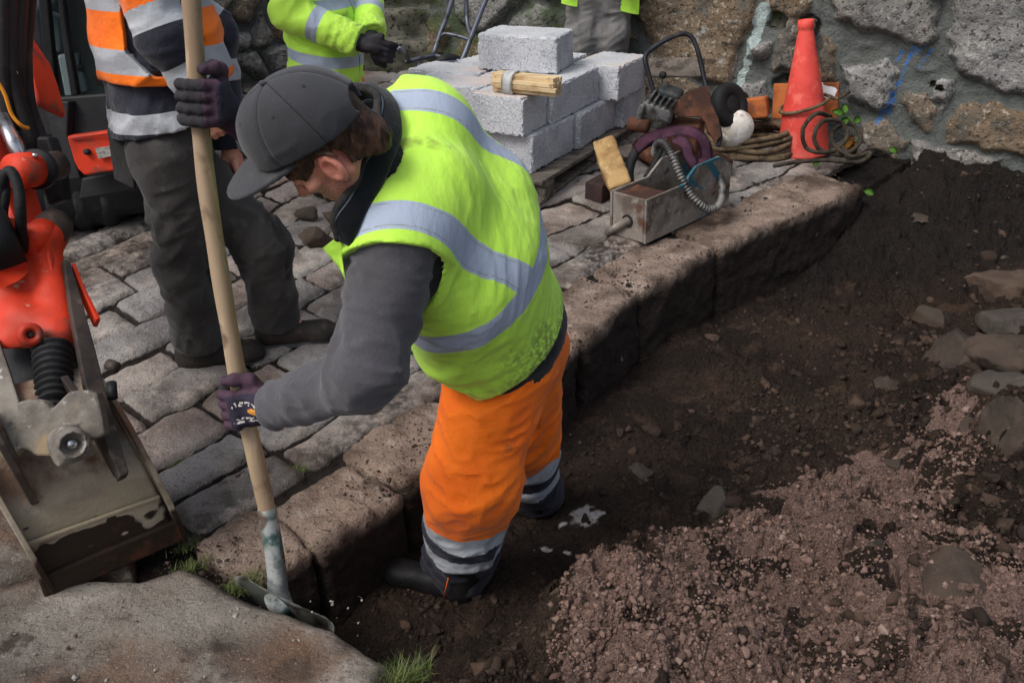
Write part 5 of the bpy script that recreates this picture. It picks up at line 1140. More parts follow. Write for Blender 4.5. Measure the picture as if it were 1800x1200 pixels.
m_lump = mat("rough_timber_offcut", lin(172, 142, 96), [('n', lin(136, 104, 66), 8, .42, .62, 6), ('n', lin(84, 66, 52)+(.8,), 12, .58, .68, 6), ('n', lin(200, 178, 136)+(.6,), 22, .56, .7)], rough=.9, bumps=[('n', 50, .004)])
pa, pb_ = at(1060, 250, 4.72), at(1092, 334, 4.50)
R_ = frame(pa-pb_, V(1, -.3, 0)); cx_ = (pa+pb_)/2; Lk_ = np.linalg.norm(pa-pb_)
g = nets(lambda P: boxd(P, cx_, (.055, .045, Lk_/2), R_, .012)-.012*fbm(P*14, 3, 930), cx_-.25, cx_+.25, .007); tag(obj("timber_offcut", g, m_lump), "rough tan timber offcut leaning on the steel channel", "timber")
c = at(1056, 336, 4.66); tag(obj("wood_block", bbox(c, (.10, .14, .12), frame(V(0, -.07, 1), V(.8, -.6, 0)), .006), mat("dark_maroon_wood", lin(62, 44, 42), [('n', lin(44, 34, 33), 8, .4, .6)], rough=.85, bumps=[('n', 40, .003)])), "dark maroon wood block under the edge of the pallet", "wood block")

# ------------------------------------------------------------------ tubular hand truck by the steps
m_truck = mat("grey_blue_tube", lin(98, 102, 116), [('n', lin(66, 64, 66), 12, .5, .64, 6)], rough=.4, metal=.4)
ht = thing("hand_truck", onz(770, 110, .35), "dark tubular steel trolley frame standing by the steps behind the blocks", "trolley")
YH = 6.2
def ht_tube(nm, pts, r=.016): return obj(nm, tube(spline([at(*p) for p in pts], 8*len(pts)), r, 10), m_truck, ht)
ht_tube("side_tube", [(812, -60, 6.25), (790, 15, 6.2), (772, 65, 6.15), (762, 96, 6.1)])
ht_tube("side_tube", [(880, -60, 6.2), (850, 10, 6.15), (828, 66, 6.1), (815, 100, 6.05), (802, 128, 6.0)])
ht_tube("back_tube", [(822, -60, 6.3), (820, 25, 6.25), (826, 58, 6.15), (832, 62, 6.1)], .013)
ht_tube("cross_bar", [(772, 68, 6.15), (782, 60, 6.15), (806, 64, 6.12), (824, 70, 6.1)], .012); ht_tube("cross_bar", [(762, 97, 6.1), (790, 104, 6.08), (812, 108, 6.05)], .012)
ht_tube("foot_tube", [(764, 98, 6.1), (735, 104, 6.0), (712, 110, 5.95)], .014); ht_tube("foot_tube", [(806, 110, 6.0), (770, 112, 5.95), (735, 116, 5.9)], .014)
ht_tube("foot_hook", [(718, 108, 5.9), (712, 92, 5.9), (704, 85, 5.9), (699, 88, 5.9)], .012)
wc = V(*at(790, 130, 6.05)); obj("wheel", lathe([(.05, -.025), (.10, -.03), (.12, -.015), (.12, .015), (.10, .03), (.05, .025), (.05, -.025)], wc, frame(unit(V(.5, -.8, .1))), 26), m_rub, ht)
# ------------------------------------------------------------------ mini excavator at the left edge
m_eor = mat("excavator_orange", lin(208, 56, 26), [('n', lin(160, 44, 24)+(.8,), 5, .42, .64, 7), ('n', lin(96, 66, 54)+(.85,), 9, .56, .68, 8), ('n', lin(170, 150, 132)+(.5,), 26, .66, .72, 7)], rough=.58, coat=.0, bumps=[('n', 40, .0015)])
m_blkm = mat("black_machine_steel", lin(30, 31, 34), [('n', lin(58, 54, 50)+(.6,), 7, .54, .7, 6), ('n', lin(20, 21, 24), 5, .4, .6)], rough=.6, bumps=[('n', 40, .002)])
m_bkt = mat("muddy_bucket_steel", lin(168, 156, 138), [('n', lin(104, 76, 60), 6, .52, .64, 8), ('n', lin(140, 134, 122)+(.7,), 11, .52, .66, 8), ('n', lin(134, 122, 106)+(.8,), 3, .52, .66, 6, (1, 1, 2.5)), ('n', lin(82, 108, 108)+(.45,), 7, .58, .7, 6), ('a', lin(104, 72, 54)+(.85,), 'rust', .2, .9, 9), ('a', lin(156, 144, 122)+(.9,), 'dry', .3, .7), ('a', lin(50, 39, 31), 'mud', .4, .6), ('n', lin(96, 58, 42)+(.7,), 8, .58, .68, 7)], rough=.65, metal=.25, bumps=[('n', 40, .003), ('n', 120, .0015)])
m_hit = mat("mudcaked_hitch_steel", lin(134, 128, 118), [('n', lin(96, 90, 84), 6, .44, .62, 6), ('n', lin(152, 132, 104)+(.9,), 5, .54, .62, 6), ('n', lin(58, 52, 48)+(.8,), 16, .6, .7, 7), ('n', lin(196, 192, 186)+(.6,), 30, .62, .7)], rough=.8, metal=.15, bumps=[('n', 36, .005)])
m_dst = mat("dark_worn_steel", lin(76, 66, 60), [('n', lin(50, 44, 42), 6, .44, .62, 6), ('n', lin(120, 108, 98)+(.6,), 14, .58, .7, 6), ('n', lin(100, 62, 46)+(.7,), 9, .58, .68)], rough=.6, metal=.3, bumps=[('n', 50, .002)])
m_glass = mat("dark_cab_glass", lin(22, 40, 40), rough=.05, spec=.6, alpha=.45)
m_chr = mat("chrome_rod", lin(190, 192, 196), [('n', lin(120, 112, 104), 12, .56, .68)], rough=.25, metal=.9)
EX = thing("excavator", onz(60, 500, 0)+V(-.3, 1.2, .1), "orange mini excavator at the left edge with a muddy narrow bucket set down", "excavator")
# bucket
B0, B1 = onz(92, 1040, .006), onz(318, 952, .006); bwv = unit(B1-B0); bW = np.linalg.norm(B1-B0); bnv = unit(np.cross(V(0, 0, 1), bwv)); bnv = bnv if bnv[1] > 0 else -bnv
BKR = np.stack([bwv, bnv, V(0, 0, 1)], 1)
prof = [(.012, 0), (.000, .035), (-.004, .10), (.004, .17), (.022, .24), (.050, .31), (.085, .365), (.130, .410), (.19, .44), (.25, .45)]   # (away, up) of the back shell, seen face on
pfl = spline([(a, b, 0) for a, b in prof], 44)
lean = -.20          # bucket leans to the left going up
def bpt(x, a, z): return B0+BKR@V(x+lean*z, a, z)
rowsq = [[bpt(x+.010*0, a, z) for x in np.linspace(0, bW, 40)] for a, z, _ in pfl]
vv_, ff_, uu_ = gridgeo(np.array(rowsq)); b_ = bmesh.new(); vs_ = [b_.verts.new(p) for p in vv_]; [b_.faces.new([vs_[i] for i in f]) for f in ff_]; bmesh.ops.recalc_face_normals(b_, faces=b_.faces[:]); bmesh.ops.solidify(b_, geom=b_.faces[:], thickness=.010); g = bmgeo(b_)
def battr(v):
    z = v[:, 2]; n = fbm(v*V(6, 6, 14), 4, 940); return dict(mud=sst(.15, .10, z+.09*n+.02*vn(v*40, 941))+.0, dry=sst(.05, .0, np.abs(z-.16+.10*n))*.9, rust=sst(.17, .33, z+.1*n))
bk = obj("bucket", g, m_bkt, EX, attrs=battr(g[0]))
side = [(.0, 0)]+[(a, b) for a, b in prof[1:]]+[(.30, .43), (.34, .33), (.30, .16), (.20, .03), (.10, .0)]
for nm, x in (("bucket_side", -.004), ("bucket_side", bW+.004)):
    P = np.array([bpt(x, a-.012-(.034 if k < len(prof) else 0)*min(1, z/.12), z) for k, (a, z) in enumerate(side)]); b_ = bmesh.new(); vs = [b_.verts.new(p) for p in P]; f = b_.faces.new(vs); r = bmesh.ops.extrude_face_region(b_, geom=[f]); bmesh.ops.translate(b_, verts=[q for q in r['geom'] if isinstance(q, bmesh.types.BMVert)], vec=Vector(bwv*.014)); bmesh.ops.recalc_face_normals(b_, faces=b_.faces[:]); bmesh.ops.bevel(b_, geom=b_.edges[:], offset=.003, segments=2, profile=.5, affect='EDGES', clamp_overlap=True)
    g = bmgeo(b_); obj(nm, g, m_bkt, bk, False, attrs=battr(g[0]))
g = bbox(bpt(bW/2, -.004, .035), (bW+.03, .020, .070), BKR@np.array(Matrix.Rotation(-.05, 3, 'Y')), .006); obj("cutting_edge", g, m_bkt, bk, False, attrs=dict(mud=sst(-.5, -.15, fbm(g[0]*V(9, 9, 20), 4, 945)), dry=np.ones(len(g[0])), rust=np.zeros(len(g[0]))))
g = bbox(bpt(bW/2, -.012, .165), (bW, .010, .012), BKR, .004); obj("wear_strip", g, m_bkt, bk, False, attrs=battr(g[0]))
for x in (.055, bW-.075):       # ears
    P = [(-.012, .44), (-.022, .36), (-.01, .27), (.03, .235), (.08, .34), (.15, .45), (.12, .50), (.02, .49)]
    b_ = bmesh.new(); vs = [b_.verts.new(bpt(x, a, z)) for a, z in P]; f = b_.faces.new(vs); r = bmesh.ops.extrude_face_region(b_, geom=[f]); bmesh.ops.translate(b_, verts=[q for q in r['geom'] if isinstance(q, bmesh.types.BMVert)], vec=Vector(bwv*.018)); bmesh.ops.recalc_face_normals(b_, faces=b_.faces[:]); bmesh.ops.bevel(b_, geom=b_.edges[:], offset=.003, segments=2, profile=.5, affect='EDGES', clamp_overlap=True)
    g = bmgeo(b_); obj("bucket_ear", g, m_dst, bk, False)
# quick hitch
YQ = 2.02
hq = thing("hitch_tmp", (0, 0, 0), None, None); bpy.data.objects.remove(hq)
ctr = at(118, 740, 1.96)
QR = frame(unit(-bnv*.93+V(0, 0, .36)), bwv); 
def q3(px): return [at(a, b, YQ-.10+.0*a) for a, b in px]
qface = pplate("quick_hitch", [(a, b, 1.895+.07*(800-b)/120) for a, b in ((36, 706), (60, 700), (84, 705), (96, 718), (108, 706), (126, 688), (150, 684), (176, 690), (186, 735), (190, 762), (176, 770), (160, 772), (150, 792), (92, 800), (70, 800), (56, 790), (32, 784))], .035, m_hit, EX, .006)
bo = at(122, 778, 1.855); obj("pin_boss", nets(lambda P: np.maximum(smin(capd(P, bo-QR[:, 2]*.03, bo+QR[:, 2]*.02, .040, .038), boxd(P, bo-QR[:, 1]*.02, (.040, .022, .03), QR, .006), .012), -capd(P, bo+QR[:, 2]*.045, bo+QR[:, 2]*.1, .026, .028))-.003*fbm(P*40, 3, 950), bo-.09, bo+.09, .004), m_hit, qface)
obj("pin_bolt", lathe([(0, .034), (.010, .033), (.014, .025), (.014, 0)], bo, frame(QR[:, 2]), 8), m_chr, qface)
cl_ = np.random.default_rng(4)
pplate("hitch_side", [(108, 462, 2.42), (124, 460, 2.42), (140, 520, 2.33), (165, 620, 2.18), (186, 700, 2.06), (215, 790, 1.93), (225, 835, 1.88), (205, 850, 1.86), (178, 770, 1.94), (150, 670, 2.06), (120, 560, 2.26)], .024, m_dst, qface, .004)
pplate("hitch_side", [(0, 600, 2.22), (14, 640, 2.14), (34, 705, 2.02), (44, 790, 1.90), (30, 800, 1.88), (-8, 720, 2.0), (-20, 640, 2.14)], .024, m_hit, qface, .004)
pplate("hitch_hollow_shade", [(-10, 585, 2.36), (150, 585, 2.36), (196, 730, 2.12), (30, 745, 2.10)], .02, m_blkm, qface, .003)  # black plate added to paint the shaded hollow behind hitch and bellows
obj("hitch_bolt", tube([at(190, 640, 2.08), at(206, 646, 2.07)], .014, 12), m_dst, qface); obj("hitch_lug", tube([at(196, 672, 2.02), at(198, 700, 1.99)], .012, 12), m_blkm, qface)
pplate("latch_bar", [(126, 462, 2.42), (150, 500, 2.38), (172, 560, 2.28), (168, 575, 2.28), (150, 540, 2.33), (130, 490, 2.40)], .012, m_eor, qface, .002)
# rubber bellows of the hitch ram
ba, bb = at(92, 612, 2.20), at(97, 716, 2.06); bd = bb-ba; Lb = np.linalg.norm(bd); pr = []
for i in range(61):
    t = i/60; pr.append((.044-.006*t+.006*math.cos(t*2*math.pi*9)-(.020*max(0, t-.86)/.14), t*Lb))
obj("bellows", lathe([(0, 0)]+pr+[(0, Lb)], ba, frame(bd), 28), m_rub, qface)
# bucket link casting and dipper arm
lc = at(55, 520, 2.36); 
def f_link(P):
    a, b, c, d = at(20, 430, 2.50), at(75, 440, 2.48), at(110, 585, 2.26), at(30, 600, 2.26)
    e = smin(capd(P, a, d, .055, .050, QR[:, 0], 1.2), capd(P, b, c, .045, .038, QR[:, 0], 1.1), .03)
    e = smin(e, capd(P, at(40, 560, 2.30), at(95, 590, 2.26), .052, .048), .03)
    e = smin(e, capd(P, at(66, 425, 2.46), at(88, 412, 2.50), .050, .050), .02)
    e = np.maximum(e, -elld(P, at(8, 470, 2.40), (.060, .09, .05)))
    e = np.maximum(e, -capd(P, at(52, 590, 2.16), at(54, 585, 2.24), .020, .020))
    return np.maximum(e, (P-at(70, 612, 2.24))@unit(V(0, -.45, -1)))-.003*fbm(P*12, 3, 960)
lk = obj("bucket_link", nets(f_link, lc-.34, lc+.34, .006), m_eor, EX)
bx0 = at(54, 588, 2.17); obj("link_boss", lathe([(.012, .0), (.012, .012), (.026, .012), (.030, 0), (.030, -.03)], bx0, QR, 20), m_eor, lk); obj("link_bolt", lathe([(0, .008), (.009, .006), (.011, -.004)], bx0, QR, 6), m_dst, lk)
obj("link_pin", tube([at(48, 424, 2.42), at(96, 398, 2.52)], .040, 24), m_eor, lk); obj("pin_washer", tube([at(88, 404, 2.48), at(98, 396, 2.52)], .047, 24), m_dst, lk)
pplate("link_rail", [(60, 400, 2.50), (78, 390, 2.50), (92, 440, 2.44), (108, 520, 2.34), (104, 545, 2.32), (92, 545, 2.32), (76, 470, 2.42)], .03, m_eor, lk, .006)
arm = pplate("dipper_arm", [(-90, 180, 2.75), (-20, 190, 2.72), (14, 234, 2.68), (26, 290, 2.62), (50, 370, 2.54), (74, 440, 2.46), (40, 460, 2.46), (0, 455, 2.46), (-60, 420, 2.52), (-110, 300, 2.66)], .15, m_eor, EX, .008)
obj("arm_boss", tube([at(26, 302, 2.52), at(74, 296, 2.62)], .048, 24), m_eor, arm); obj("boss_collar", tube([at(62, 298, 2.58), at(70, 297, 2.60)], .055, 24), m_blkm, arm); obj("pin_end", tube([at(74, 296, 2.62), at(104, 290, 2.68)], .040, 20), m_dst, arm); obj("grease_nipple", tube([at(62, 276, 2.56), at(62, 270, 2.56)], .008, 8), m_chr, arm)
obj("ram_rod", tube([at(2, 205, 2.66), at(40, 285, 2.58)], .020, 16), m_chr, arm); obj("ram_barrel", tube([at(-30, 380, 2.36), at(10, 470, 2.34)], .055, 22), m_blkm, arm)
obj("hose", tube(spline([at(*p) for p in ((-12, 420, 2.40), (0, 350, 2.42), (8, 310, 2.42), (20, 302, 2.42), (32, 330, 2.40), (36, 370, 2.38), (38, 410, 2.40), (44, 440, 2.42))], 50), .014, 12), m_rub, arm)
obj("hose", tube(spline([at(*p) for p in ((6, 300, 2.45), (10, 340, 2.42), (6, 380, 2.42), (20, 410, 2.42))], 30), .012, 10), m_rub, arm)
pplate("ram_bracket", [(0, 386, 2.44), (28, 384, 2.44), (36, 402, 2.42), (30, 418, 2.42), (-4, 414, 2.42)], .05, m_eor, arm, .005)
# boom, hoses in front of the cab
bm_ = pplate("boom", [(16, -30, 3.2), (30, 40, 3.15), (46, 68, 3.12), (66, 100, 3.08), (80, 140, 3.04), (95, 190, 3.0), (92, 202, 3.0), (80, 190, 3.0), (62, 152, 3.03), (44, 118, 3.06), (32, 86, 3.1), (10, 40, 3.15), (0, -30, 3.2)], .14, m_eor, EX, .008)
for px, r, m in ((((40, -30, 2.92), (34, 60, 2.9), (32, 140, 2.88), (42, 220, 2.86), (66, 290, 2.84)), .020, m_rub), (((22, -30, 2.90), (18, 60, 2.88), (22, 140, 2.86), (50, 230, 2.84), (78, 330, 2.82)), .022, m_rub), (((6, -30, 2.88), (4, 60, 2.86), (8, 150, 2.84), (20, 230, 2.82)), .020, m_rub), (((56, -30, 2.96), (46, 90, 2.94), (52, 180, 2.9), (74, 250, 2.86), (86, 330, 2.84)), .018, m_rub)):
    obj("hose", tube(spline([at(*p) for p in px], 50), r, 12), m, bm_)
obj("cable", tube(spline([at(*p) for p in ((-10, 135, 2.74), (8, 165, 2.74), (20, 200, 2.74), (36, 220, 2.74), (50, 226, 2.76))], 40), .0055, 8), mat("yellow_cable", lin(226, 150, 40), rough=.5), bm_)
tx = bpy.data.curves.new("hose_text", 'FONT'); tx.body = "2SN DN12 1/2"; tx.size = .022; tx.extrude = .0006
to = bpy.data.objects.new("hose_text", tx); COL.objects.link(to); bpy.context.view_layer.update(); dg_ = bpy.context.evaluated_depsgraph_get(); me = bpy.data.meshes.new_from_object(to.evaluated_get(dg_)); tv = np.array([v.co for v in me.vertices]); tf = [list(p.vertices) for p in me.polygons]; bpy.data.objects.remove(to)
ta, tb = at(31, 204, 2.862), at(27, 138, 2.858); TX = unit(tb-ta); TZ = unit(CZ-TX*np.dot(CZ, TX)); R_ = np.stack([TX, np.cross(TZ, TX), TZ], 1)
obj("hose_print", ((tv-V(0, .008, 0))@R_.T+ta+CZ*.0, tf), mat("white_print", lin(200, 200, 196), rough=.7), bm_, False)
pplate("swing_bracket", [(-20, 150, 2.95), (18, 150, 2.95), (30, 195, 2.92), (24, 226, 2.9), (-20, 226, 2.9)], .12, mat("tarnished_bracket", lin(96, 76, 62), [('n', lin(60, 48, 42), 10, .42, .62), ('n', lin(150, 120, 96)+(.6,), 20, .58, .7)], rough=.6, metal=.4), bm_, .01)
pplate("cable_clamp", [(70, 240, 2.82), (96, 240, 2.82), (112, 300, 2.78), (120, 352, 2.76), (92, 362, 2.76), (78, 310, 2.8)], .05, m_blkm, bm_, .01)
# cab and body
cabp = pplate("cab", [(70, 172, 3.95), (260, 158, 3.95), (300, 232, 3.92), (122, 240, 3.92), (84, 236, 3.95)], .10, m_blkm, EX, .01)
pplate("cab_rear", [(-200, -260, 4.9), (330, -260, 4.9), (330, 260, 4.9), (-200, 260, 4.9)], .05, m_blkm, cabp, .01).hide_render = False
pn = pplate("window", [(48, -120, 3.98), (240, -120, 3.98), (256, 158, 3.96), (84, 172, 3.96)], .008, m_glass, cabp, .0)
for px in (((60, -120), (76, -120), (104, 172), (86, 174)), ((98, -60), (108, -60), (122, 60), (140, 166), (128, 168), (112, 70))):
    pplate("window_post", [(a, b, 3.93) for a, b in px], .04, m_blkm, cabp, .006)
m_seat = mat("cab_interior_grey", lin(96, 112, 118), [('n', lin(70, 84, 90), 6, .4, .65)], rough=.8)
pplate("seat_back", [(86, 20, 4.3), (112, 30, 4.3), (114, 90, 4.3), (104, 92, 4.3)], .06, m_seat, cabp, .01); pplate("seat_base", [(104, 96, 4.3), (124, 92, 4.3), (136, 168, 4.3), (118, 170, 4.3)], .05, mat("cab_panel_pale", lin(176, 196, 200), rough=.6), cabp, .01)
pplate("dash_panel", [(128, 94, 4.32), (140, 92, 4.32), (160, 160, 4.32), (144, 166, 4.32)], .05, m_seat, cabp, .01); pplate("door_panel", [(160, 20, 4.4), (200, 10, 4.4), (200, 150, 4.4), (172, 150, 4.4)], .05, mat("maroon_panel", lin(96, 40, 36), rough=.7), cabp, .01)
lp = at(74, 8, 4.2); obj("work_lamp", lathe([(0, .02), (.05, .018), (.055, .0), (.05, -.02), (0, -.03)], lp, frame(V(0, -.3, 1)), 20), m_seat, cabp)
obj("key_cord", tube([at(140, 92, 4.2), at(141, 116, 4.2)], .004, 6), m_rub, cabp); obj("key", bbox(at(142, 120, 4.2), (.03, .01, .03), None, .004), m_rub, cabp)
pplate("roof", [(-60, -340, 3.9), (260, -340, 3.9), (260, -300, 4.8), (-60, -300, 4.8)], .05, m_eor, cabp, .01)
pplate("front_frame", [(84, 172, 3.90), (128, 178, 3.88), (124, 236, 3.86), (150, 312, 3.84), (120, 318, 3.84), (100, 240, 3.88)], .06, m_blkm, cabp, .006)
sp = pplate("side_panel", [(122, 238, 3.84), (198, 228, 3.84), (250, 250, 3.84), (254, 290, 3.84), (152, 307, 3.82), (140, 296, 3.82), (134, 280, 3.83)], .05, m_eor, EX, .008)
pplate("label", [(167, 260, 3.80), (210, 255, 3.80), (222, 270, 3.80), (173, 279, 3.79)], .004, mat("grey_label", lin(150, 146, 140), [('n', lin(112, 108, 104), 60, .45, .6)], rough=.7), sp, 0)
obj("lock", lathe([(0, .006), (.012, .005), (.013, -.01)], at(152, 267, 3.795), frame(unit(V(-.1, -1, .25))), 16), m_rub, sp)
pplate("panel_strip", [(126, 243, 3.805), (196, 234, 3.805), (197, 237, 3.805), (127, 247, 3.805)], .004, mat("panel_dark_red", lin(150, 40, 24), rough=.5), sp, 0)
ub = V(*onz(150, 320, .30)); ub = at(130, 330, 4.25)
obj("undercarriage", bbox(V(ub[0]-.35, ub[1]+.15, .34), (1.6, .7, .34), frame(V(0, 0, 1), V(.95, .30, 0)), .05), m_blkm, EX)
for k, (dx, dy) in enumerate(((-.15, -.12), (-.35, .75))):
    c = V(ub[0]-.30+dx, ub[1]+dy, float(G(4.2))+.17); TRr = frame(V(0, 0, 1), V(.95, .30, 0)); tk = obj("track", nets(lambda P: boxd(P, c, (.72, .12, .165), TRr, .15)-.012*np.sign(np.sin(((P-c)@TRr[:, 0])*55))*.6, c-V(.9, .5, .25), c+V(.9, .5, .25), .014), m_rub, EX)
pplate("skirt_plate", [(146, 312, 3.98), (262, 292, 3.98), (268, 330, 3.96), (180, 346, 3.96), (140, 352, 3.96)], .03, m_blkm, EX, .01)
# ------------------------------------------------------------------ rocks, clods, grit, grass
m_rock = mat("dark_fieldstone", lin(68, 58, 50), [('n', lin(48, 42, 37), 5, .42, .62, 6), ('n', lin(104, 88, 74)+(.7,), 9, .56, .7, 6), ('a', lin(80, 76, 72)+(.4,), 'grey', .3, .9), ('n', lin(54, 44, 38)+(.85,), 7, .56, .68, 8), ('a', lin(118, 92, 76)+(.7,), 'rust', .4, 1.0), ('a', lin(58, 46, 38), 'soil', .3, .6)], rough=.88, bumps=[('n', 40, .006), ('n', 150, .002)])
ROCKS = [  # px, py, rx, ry (px radii), height, grey, rust, label
    (1762, 526, 52, 36, .7, .2, .6, "brown angular rock at the right edge, highest of the rocks beside the trench"), (1782, 590, 48, 26, .6, .9, 0, "grey flat rock just below the brown angular rock at the right edge"),
    (1690, 650, 42, 34, .7, .1, .1, "dark rounded rock left of the split brown boulder"), (1772, 660, 44, 38, .8, .1, .5, "split brown boulder with a black shadowed face at the right edge"),
    (1782, 716, 46, 30, .7, .9, .0, "grey squared rock with pale chips, above the tall rock at the right edge"), (1796, 800, 36, 52, .9, .4, .3, "tall rounded rock half cut by the right edge of the photo"),
    (1568, 706, 42, 26, .7, .1, .2, "smooth brown rock lying at the top edge of the pink rubble"), (1646, 574, 32, 22, .6, .3, .0, "black wet stone in the loose soil"),
    (1664, 552, 26, 14, .4, .3, .9, "small tan stone next to the black wet stone"), (1268, 912, 38, 32, .9, .8, .1, "flat topped grey brown block at the edge of the pink rubble"),
    (1002, 1072, 36, 30, .9, .2, .1, "round dark clod of stone at the lower edge of the trench"), (1545, 986, 28, 24, .8, .2, .1, "dark round stone alone in the middle of the pink rubble"),
    (1696, 1066, 54, 42, .25, .0, .5, "flat pale pinkish slab lying in the rubble at lower right"), (1341, 854, 16, 15, .9, .9, .0, "small bluish grey pebble on top of the soil bank"),
    (1752, 462, 22, 13, .6, .9, .2, "small pale speckled stone below the wall at the right"), (1712, 775, 26, 20, .8, .2, .1, "dark earthy lump by the pile of dark soil at the right"),
    (1570, 830, 26, 18, .7, .2, .0, "dark stone in a hollow of the pink rubble"), (1130, 840, 24, 16, .5, .6, .4, "small tan stone right of the far orange trouser leg"),
    (1610, 385, 36, 11, .3, .3, .0, "flat bluish stone sunk in the black soil beyond the kerb end"), (1400, 850, 22, 14, .7, .3, .2, "brown pebble beside the bluish grey pebble"), (1508, 860, 30, 20, .7, .2, .0, "dark brown stone in the upper middle of the rubble")]
for i, (px, py, rx, ry, hh, gr, ru, lab) in enumerate(ROCKS):
    lo_, hi_ = .5, 12.   # ray against the soil
    t_ = np.linspace(1.2, 7, 900); P = np.array([at(px, py, t) for t in t_]); zz = soil_z(P[:, 0], P[:, 1], False); k = int(np.argmax(P[:, 2] < zz)); p = P[k]
    s = np.linalg.norm(p-V(0, 0, CH))/FPX*.97; s *= 1.18; r = V(rx*s, (rx*.5+ry*.6)*s, max(ry*s*1.0, .01)*(.55+.4*hh))*(1.25 if px > 1640 else 1.0)
    c = V(p[0], p[1]+r[1]*.3, p[2]+r[2]*.38); R = frame(V(.15*math.sin(i*3), .15*math.cos(i*5), 1), V(math.cos(i*1.3), .5*math.sin(i*1.3), 0))
    g0 = gr; r0 = ru
    lump("rock", c, r, 1000+i*7, m_rock, lab, "rock", R, max(.005, r.max()/17), .34, 1, attrs=lambda v: dict(grey=np.full(len(v), g0), rust=np.full(len(v), r0), soil=sst(c[2]+r[2]*.1, c[2]-r[2]*.5, v[:, 2]+r[2]*.5*fbm(v*9, 3, 5))+.35*sst(.0, .4, fbm(v*14, 4, 6))))
for i, (px, py, rx, lab) in enumerate(((548, 420, 40, "brown stone in the small heap between the standing man's knee and the digger's chest"), (585, 378, 26, "grey stone on top of the small heap seen under the digger's chin"), (538, 372, 24, "dark stone at the back of the small heap behind the digger"))):
    p = ong(px, py+20); s = np.linalg.norm(p-V(0, 0, CH))/FPX; r = V(rx, rx*.7, rx*.75)*s; g0, r0 = .3*i, .5-.2*i; c = p+V(0, .05, r[2]*.5)
    lump("rock", c, r, 1300+i*7, m_rock, lab, "rock", None, .012, .34, 1, attrs=lambda v: dict(grey=np.full(len(v), g0), rust=np.full(len(v), r0), soil=.4*sst(.0, .4, fbm(v*14, 4, 6))))
def scatter(n, pick, size, seed, name, m, kind="stuff", squash=.75, facets=True):
    rg = np.random.default_rng(seed); bm = bmesh.new(); bmesh.ops.create_icosphere(bm, subdivisions=2, radius=1); bv, bf = bmgeo(bm); bf = np.array(bf)
    vars_ = []
    for k in range(10):
        v = bv*(1+.5*fbm(bv*1.3+k*9, 2, k)[:, None]+.30*vn(bv*3.1+k*5, k+3)[:, None]+.16*vn(bv*7+k, k+4)[:, None])
        for _ in range(11):
            nn = unit(rg.normal(size=3)); o = rg.uniform(.42, .8); d = np.maximum(v@nn-o, 0); v = v-d[:, None]*nn
        vars_.append(v)
    VS, FS_, off, gr_ = [], [], 0, []
    pts = pick(rg, n)
    for p in pts:
        v = vars_[rg.integers(10)]; s = size(rg, p); R = np.array(Matrix.Rotation(rg.uniform(0, 6.28), 3, 'Z')@Matrix.Rotation(rg.uniform(-.6, .6), 3, 'X'))
        VS.append((v*V(1, rg.uniform(.7, 1), squash)*s)@R.T+p[:3]+V(0, 0, s*.05)); FS_.append(bf+off); off += len(v); gr_.append(np.full(len(v), rg.uniform(0, 1)))
    o = obj(name, (np.concatenate(VS), np.concatenate(FS_)), m, smooth=False, attrs=dict(rnd=np.concatenate(gr_)), loc=(0, 0, 0)); return tag(o, kind=kind)
m_clod = mat("soil_clod", lin(54, 43, 36), [('a', lin(78, 62, 52), 'rnd', .3, 1.0), ('n', lin(44, 36, 31), 18, .45, .62, 6)], rough=.95, spec=.2, bumps=[('n', 90, .005)])
m_pclod = mat("pink_clod", lin(122, 99, 89), [('a', lin(88, 70, 62), 'rnd', .35, .75), ('a', lin(138, 118, 108), 'rnd', .9, .96), ('n', lin(92, 72, 64)+(.8,), 14, .54, .68, 6)], rough=.95, spec=.2, bumps=[('n', 110, .004)])
def pick_soil(rg, n, fun):
    out = []
    while len(out) < n:
        y = 1.5*(6.0/1.5)**rg.uniform(0, 1, 4000); x = y*rg.uniform(-.2, .75, 4000); u, v = inv(x, y); w = -v
        ok = (w > .02) & (rg.uniform(0, 1, 4000) < fun(x, y, u, w)); x, y = x[ok], y[ok]
        if len(x): z = soil_z(x, y, True); out += [(*t,) for t in np.stack([x, y, z], 1)]
    return np.array(out[:n])
def inpink(x, y): P = P3(x, y); return polysd(x, y, pinkpoly)+.13*fbm(P*5, 4, 50)
cl = lambda x, y, u, w: (.25+.75*sst(.25, .7, w))*(.15+.85*sst(-.1, .35, fbm(P3(x, y)*3, 3, 77)))*np.where(inpink(x, y) < 0, .25, 1)
scatter(7500, lambda rg, n: pick_soil(rg, n, cl), lambda rg, p: float(np.clip(.0046*math.exp(rg.normal()*.72), .002, .042))*(.8+.12*p[1]), 21, "soil_clods", m_clod)
bg_ = lambda x, y, u, w: sst(.45, .9, w)*np.where(inpink(x, y) < .0, .08, 1)*sst(-.1, .3, fbm(P3(x, y)*2.2, 3, 66))
scatter(420, lambda rg, n: pick_soil(rg, n, bg_), lambda rg, p: float(np.clip(.013*math.exp(rg.normal()*.5), .007, .05)), 27, "soil_lumps", m_clod)
pc_ = lambda x, y, u, w: np.where(inpink(x, y) < .02, 1., 0.)*(.25+.75*sst(-.2, .3, fbm(P3(x, y)*4, 3, 78)))
scatter(13000, lambda rg, n: pick_soil(rg, n, pc_), lambda rg, p: float(np.clip(.0034*math.exp(rg.normal()*.62), .0013, .017))*(.8+.12*p[1]), 22, "rubble_crumbs", m_pclod)
m_grit = mat("dark_grit", lin(50, 42, 37), [('a', lin(150, 142, 134), 'rnd', .93, .96), ('a', lin(70, 60, 52), 'rnd', .4, .7)], rough=.95, bumps=[('n', 120, .003)])
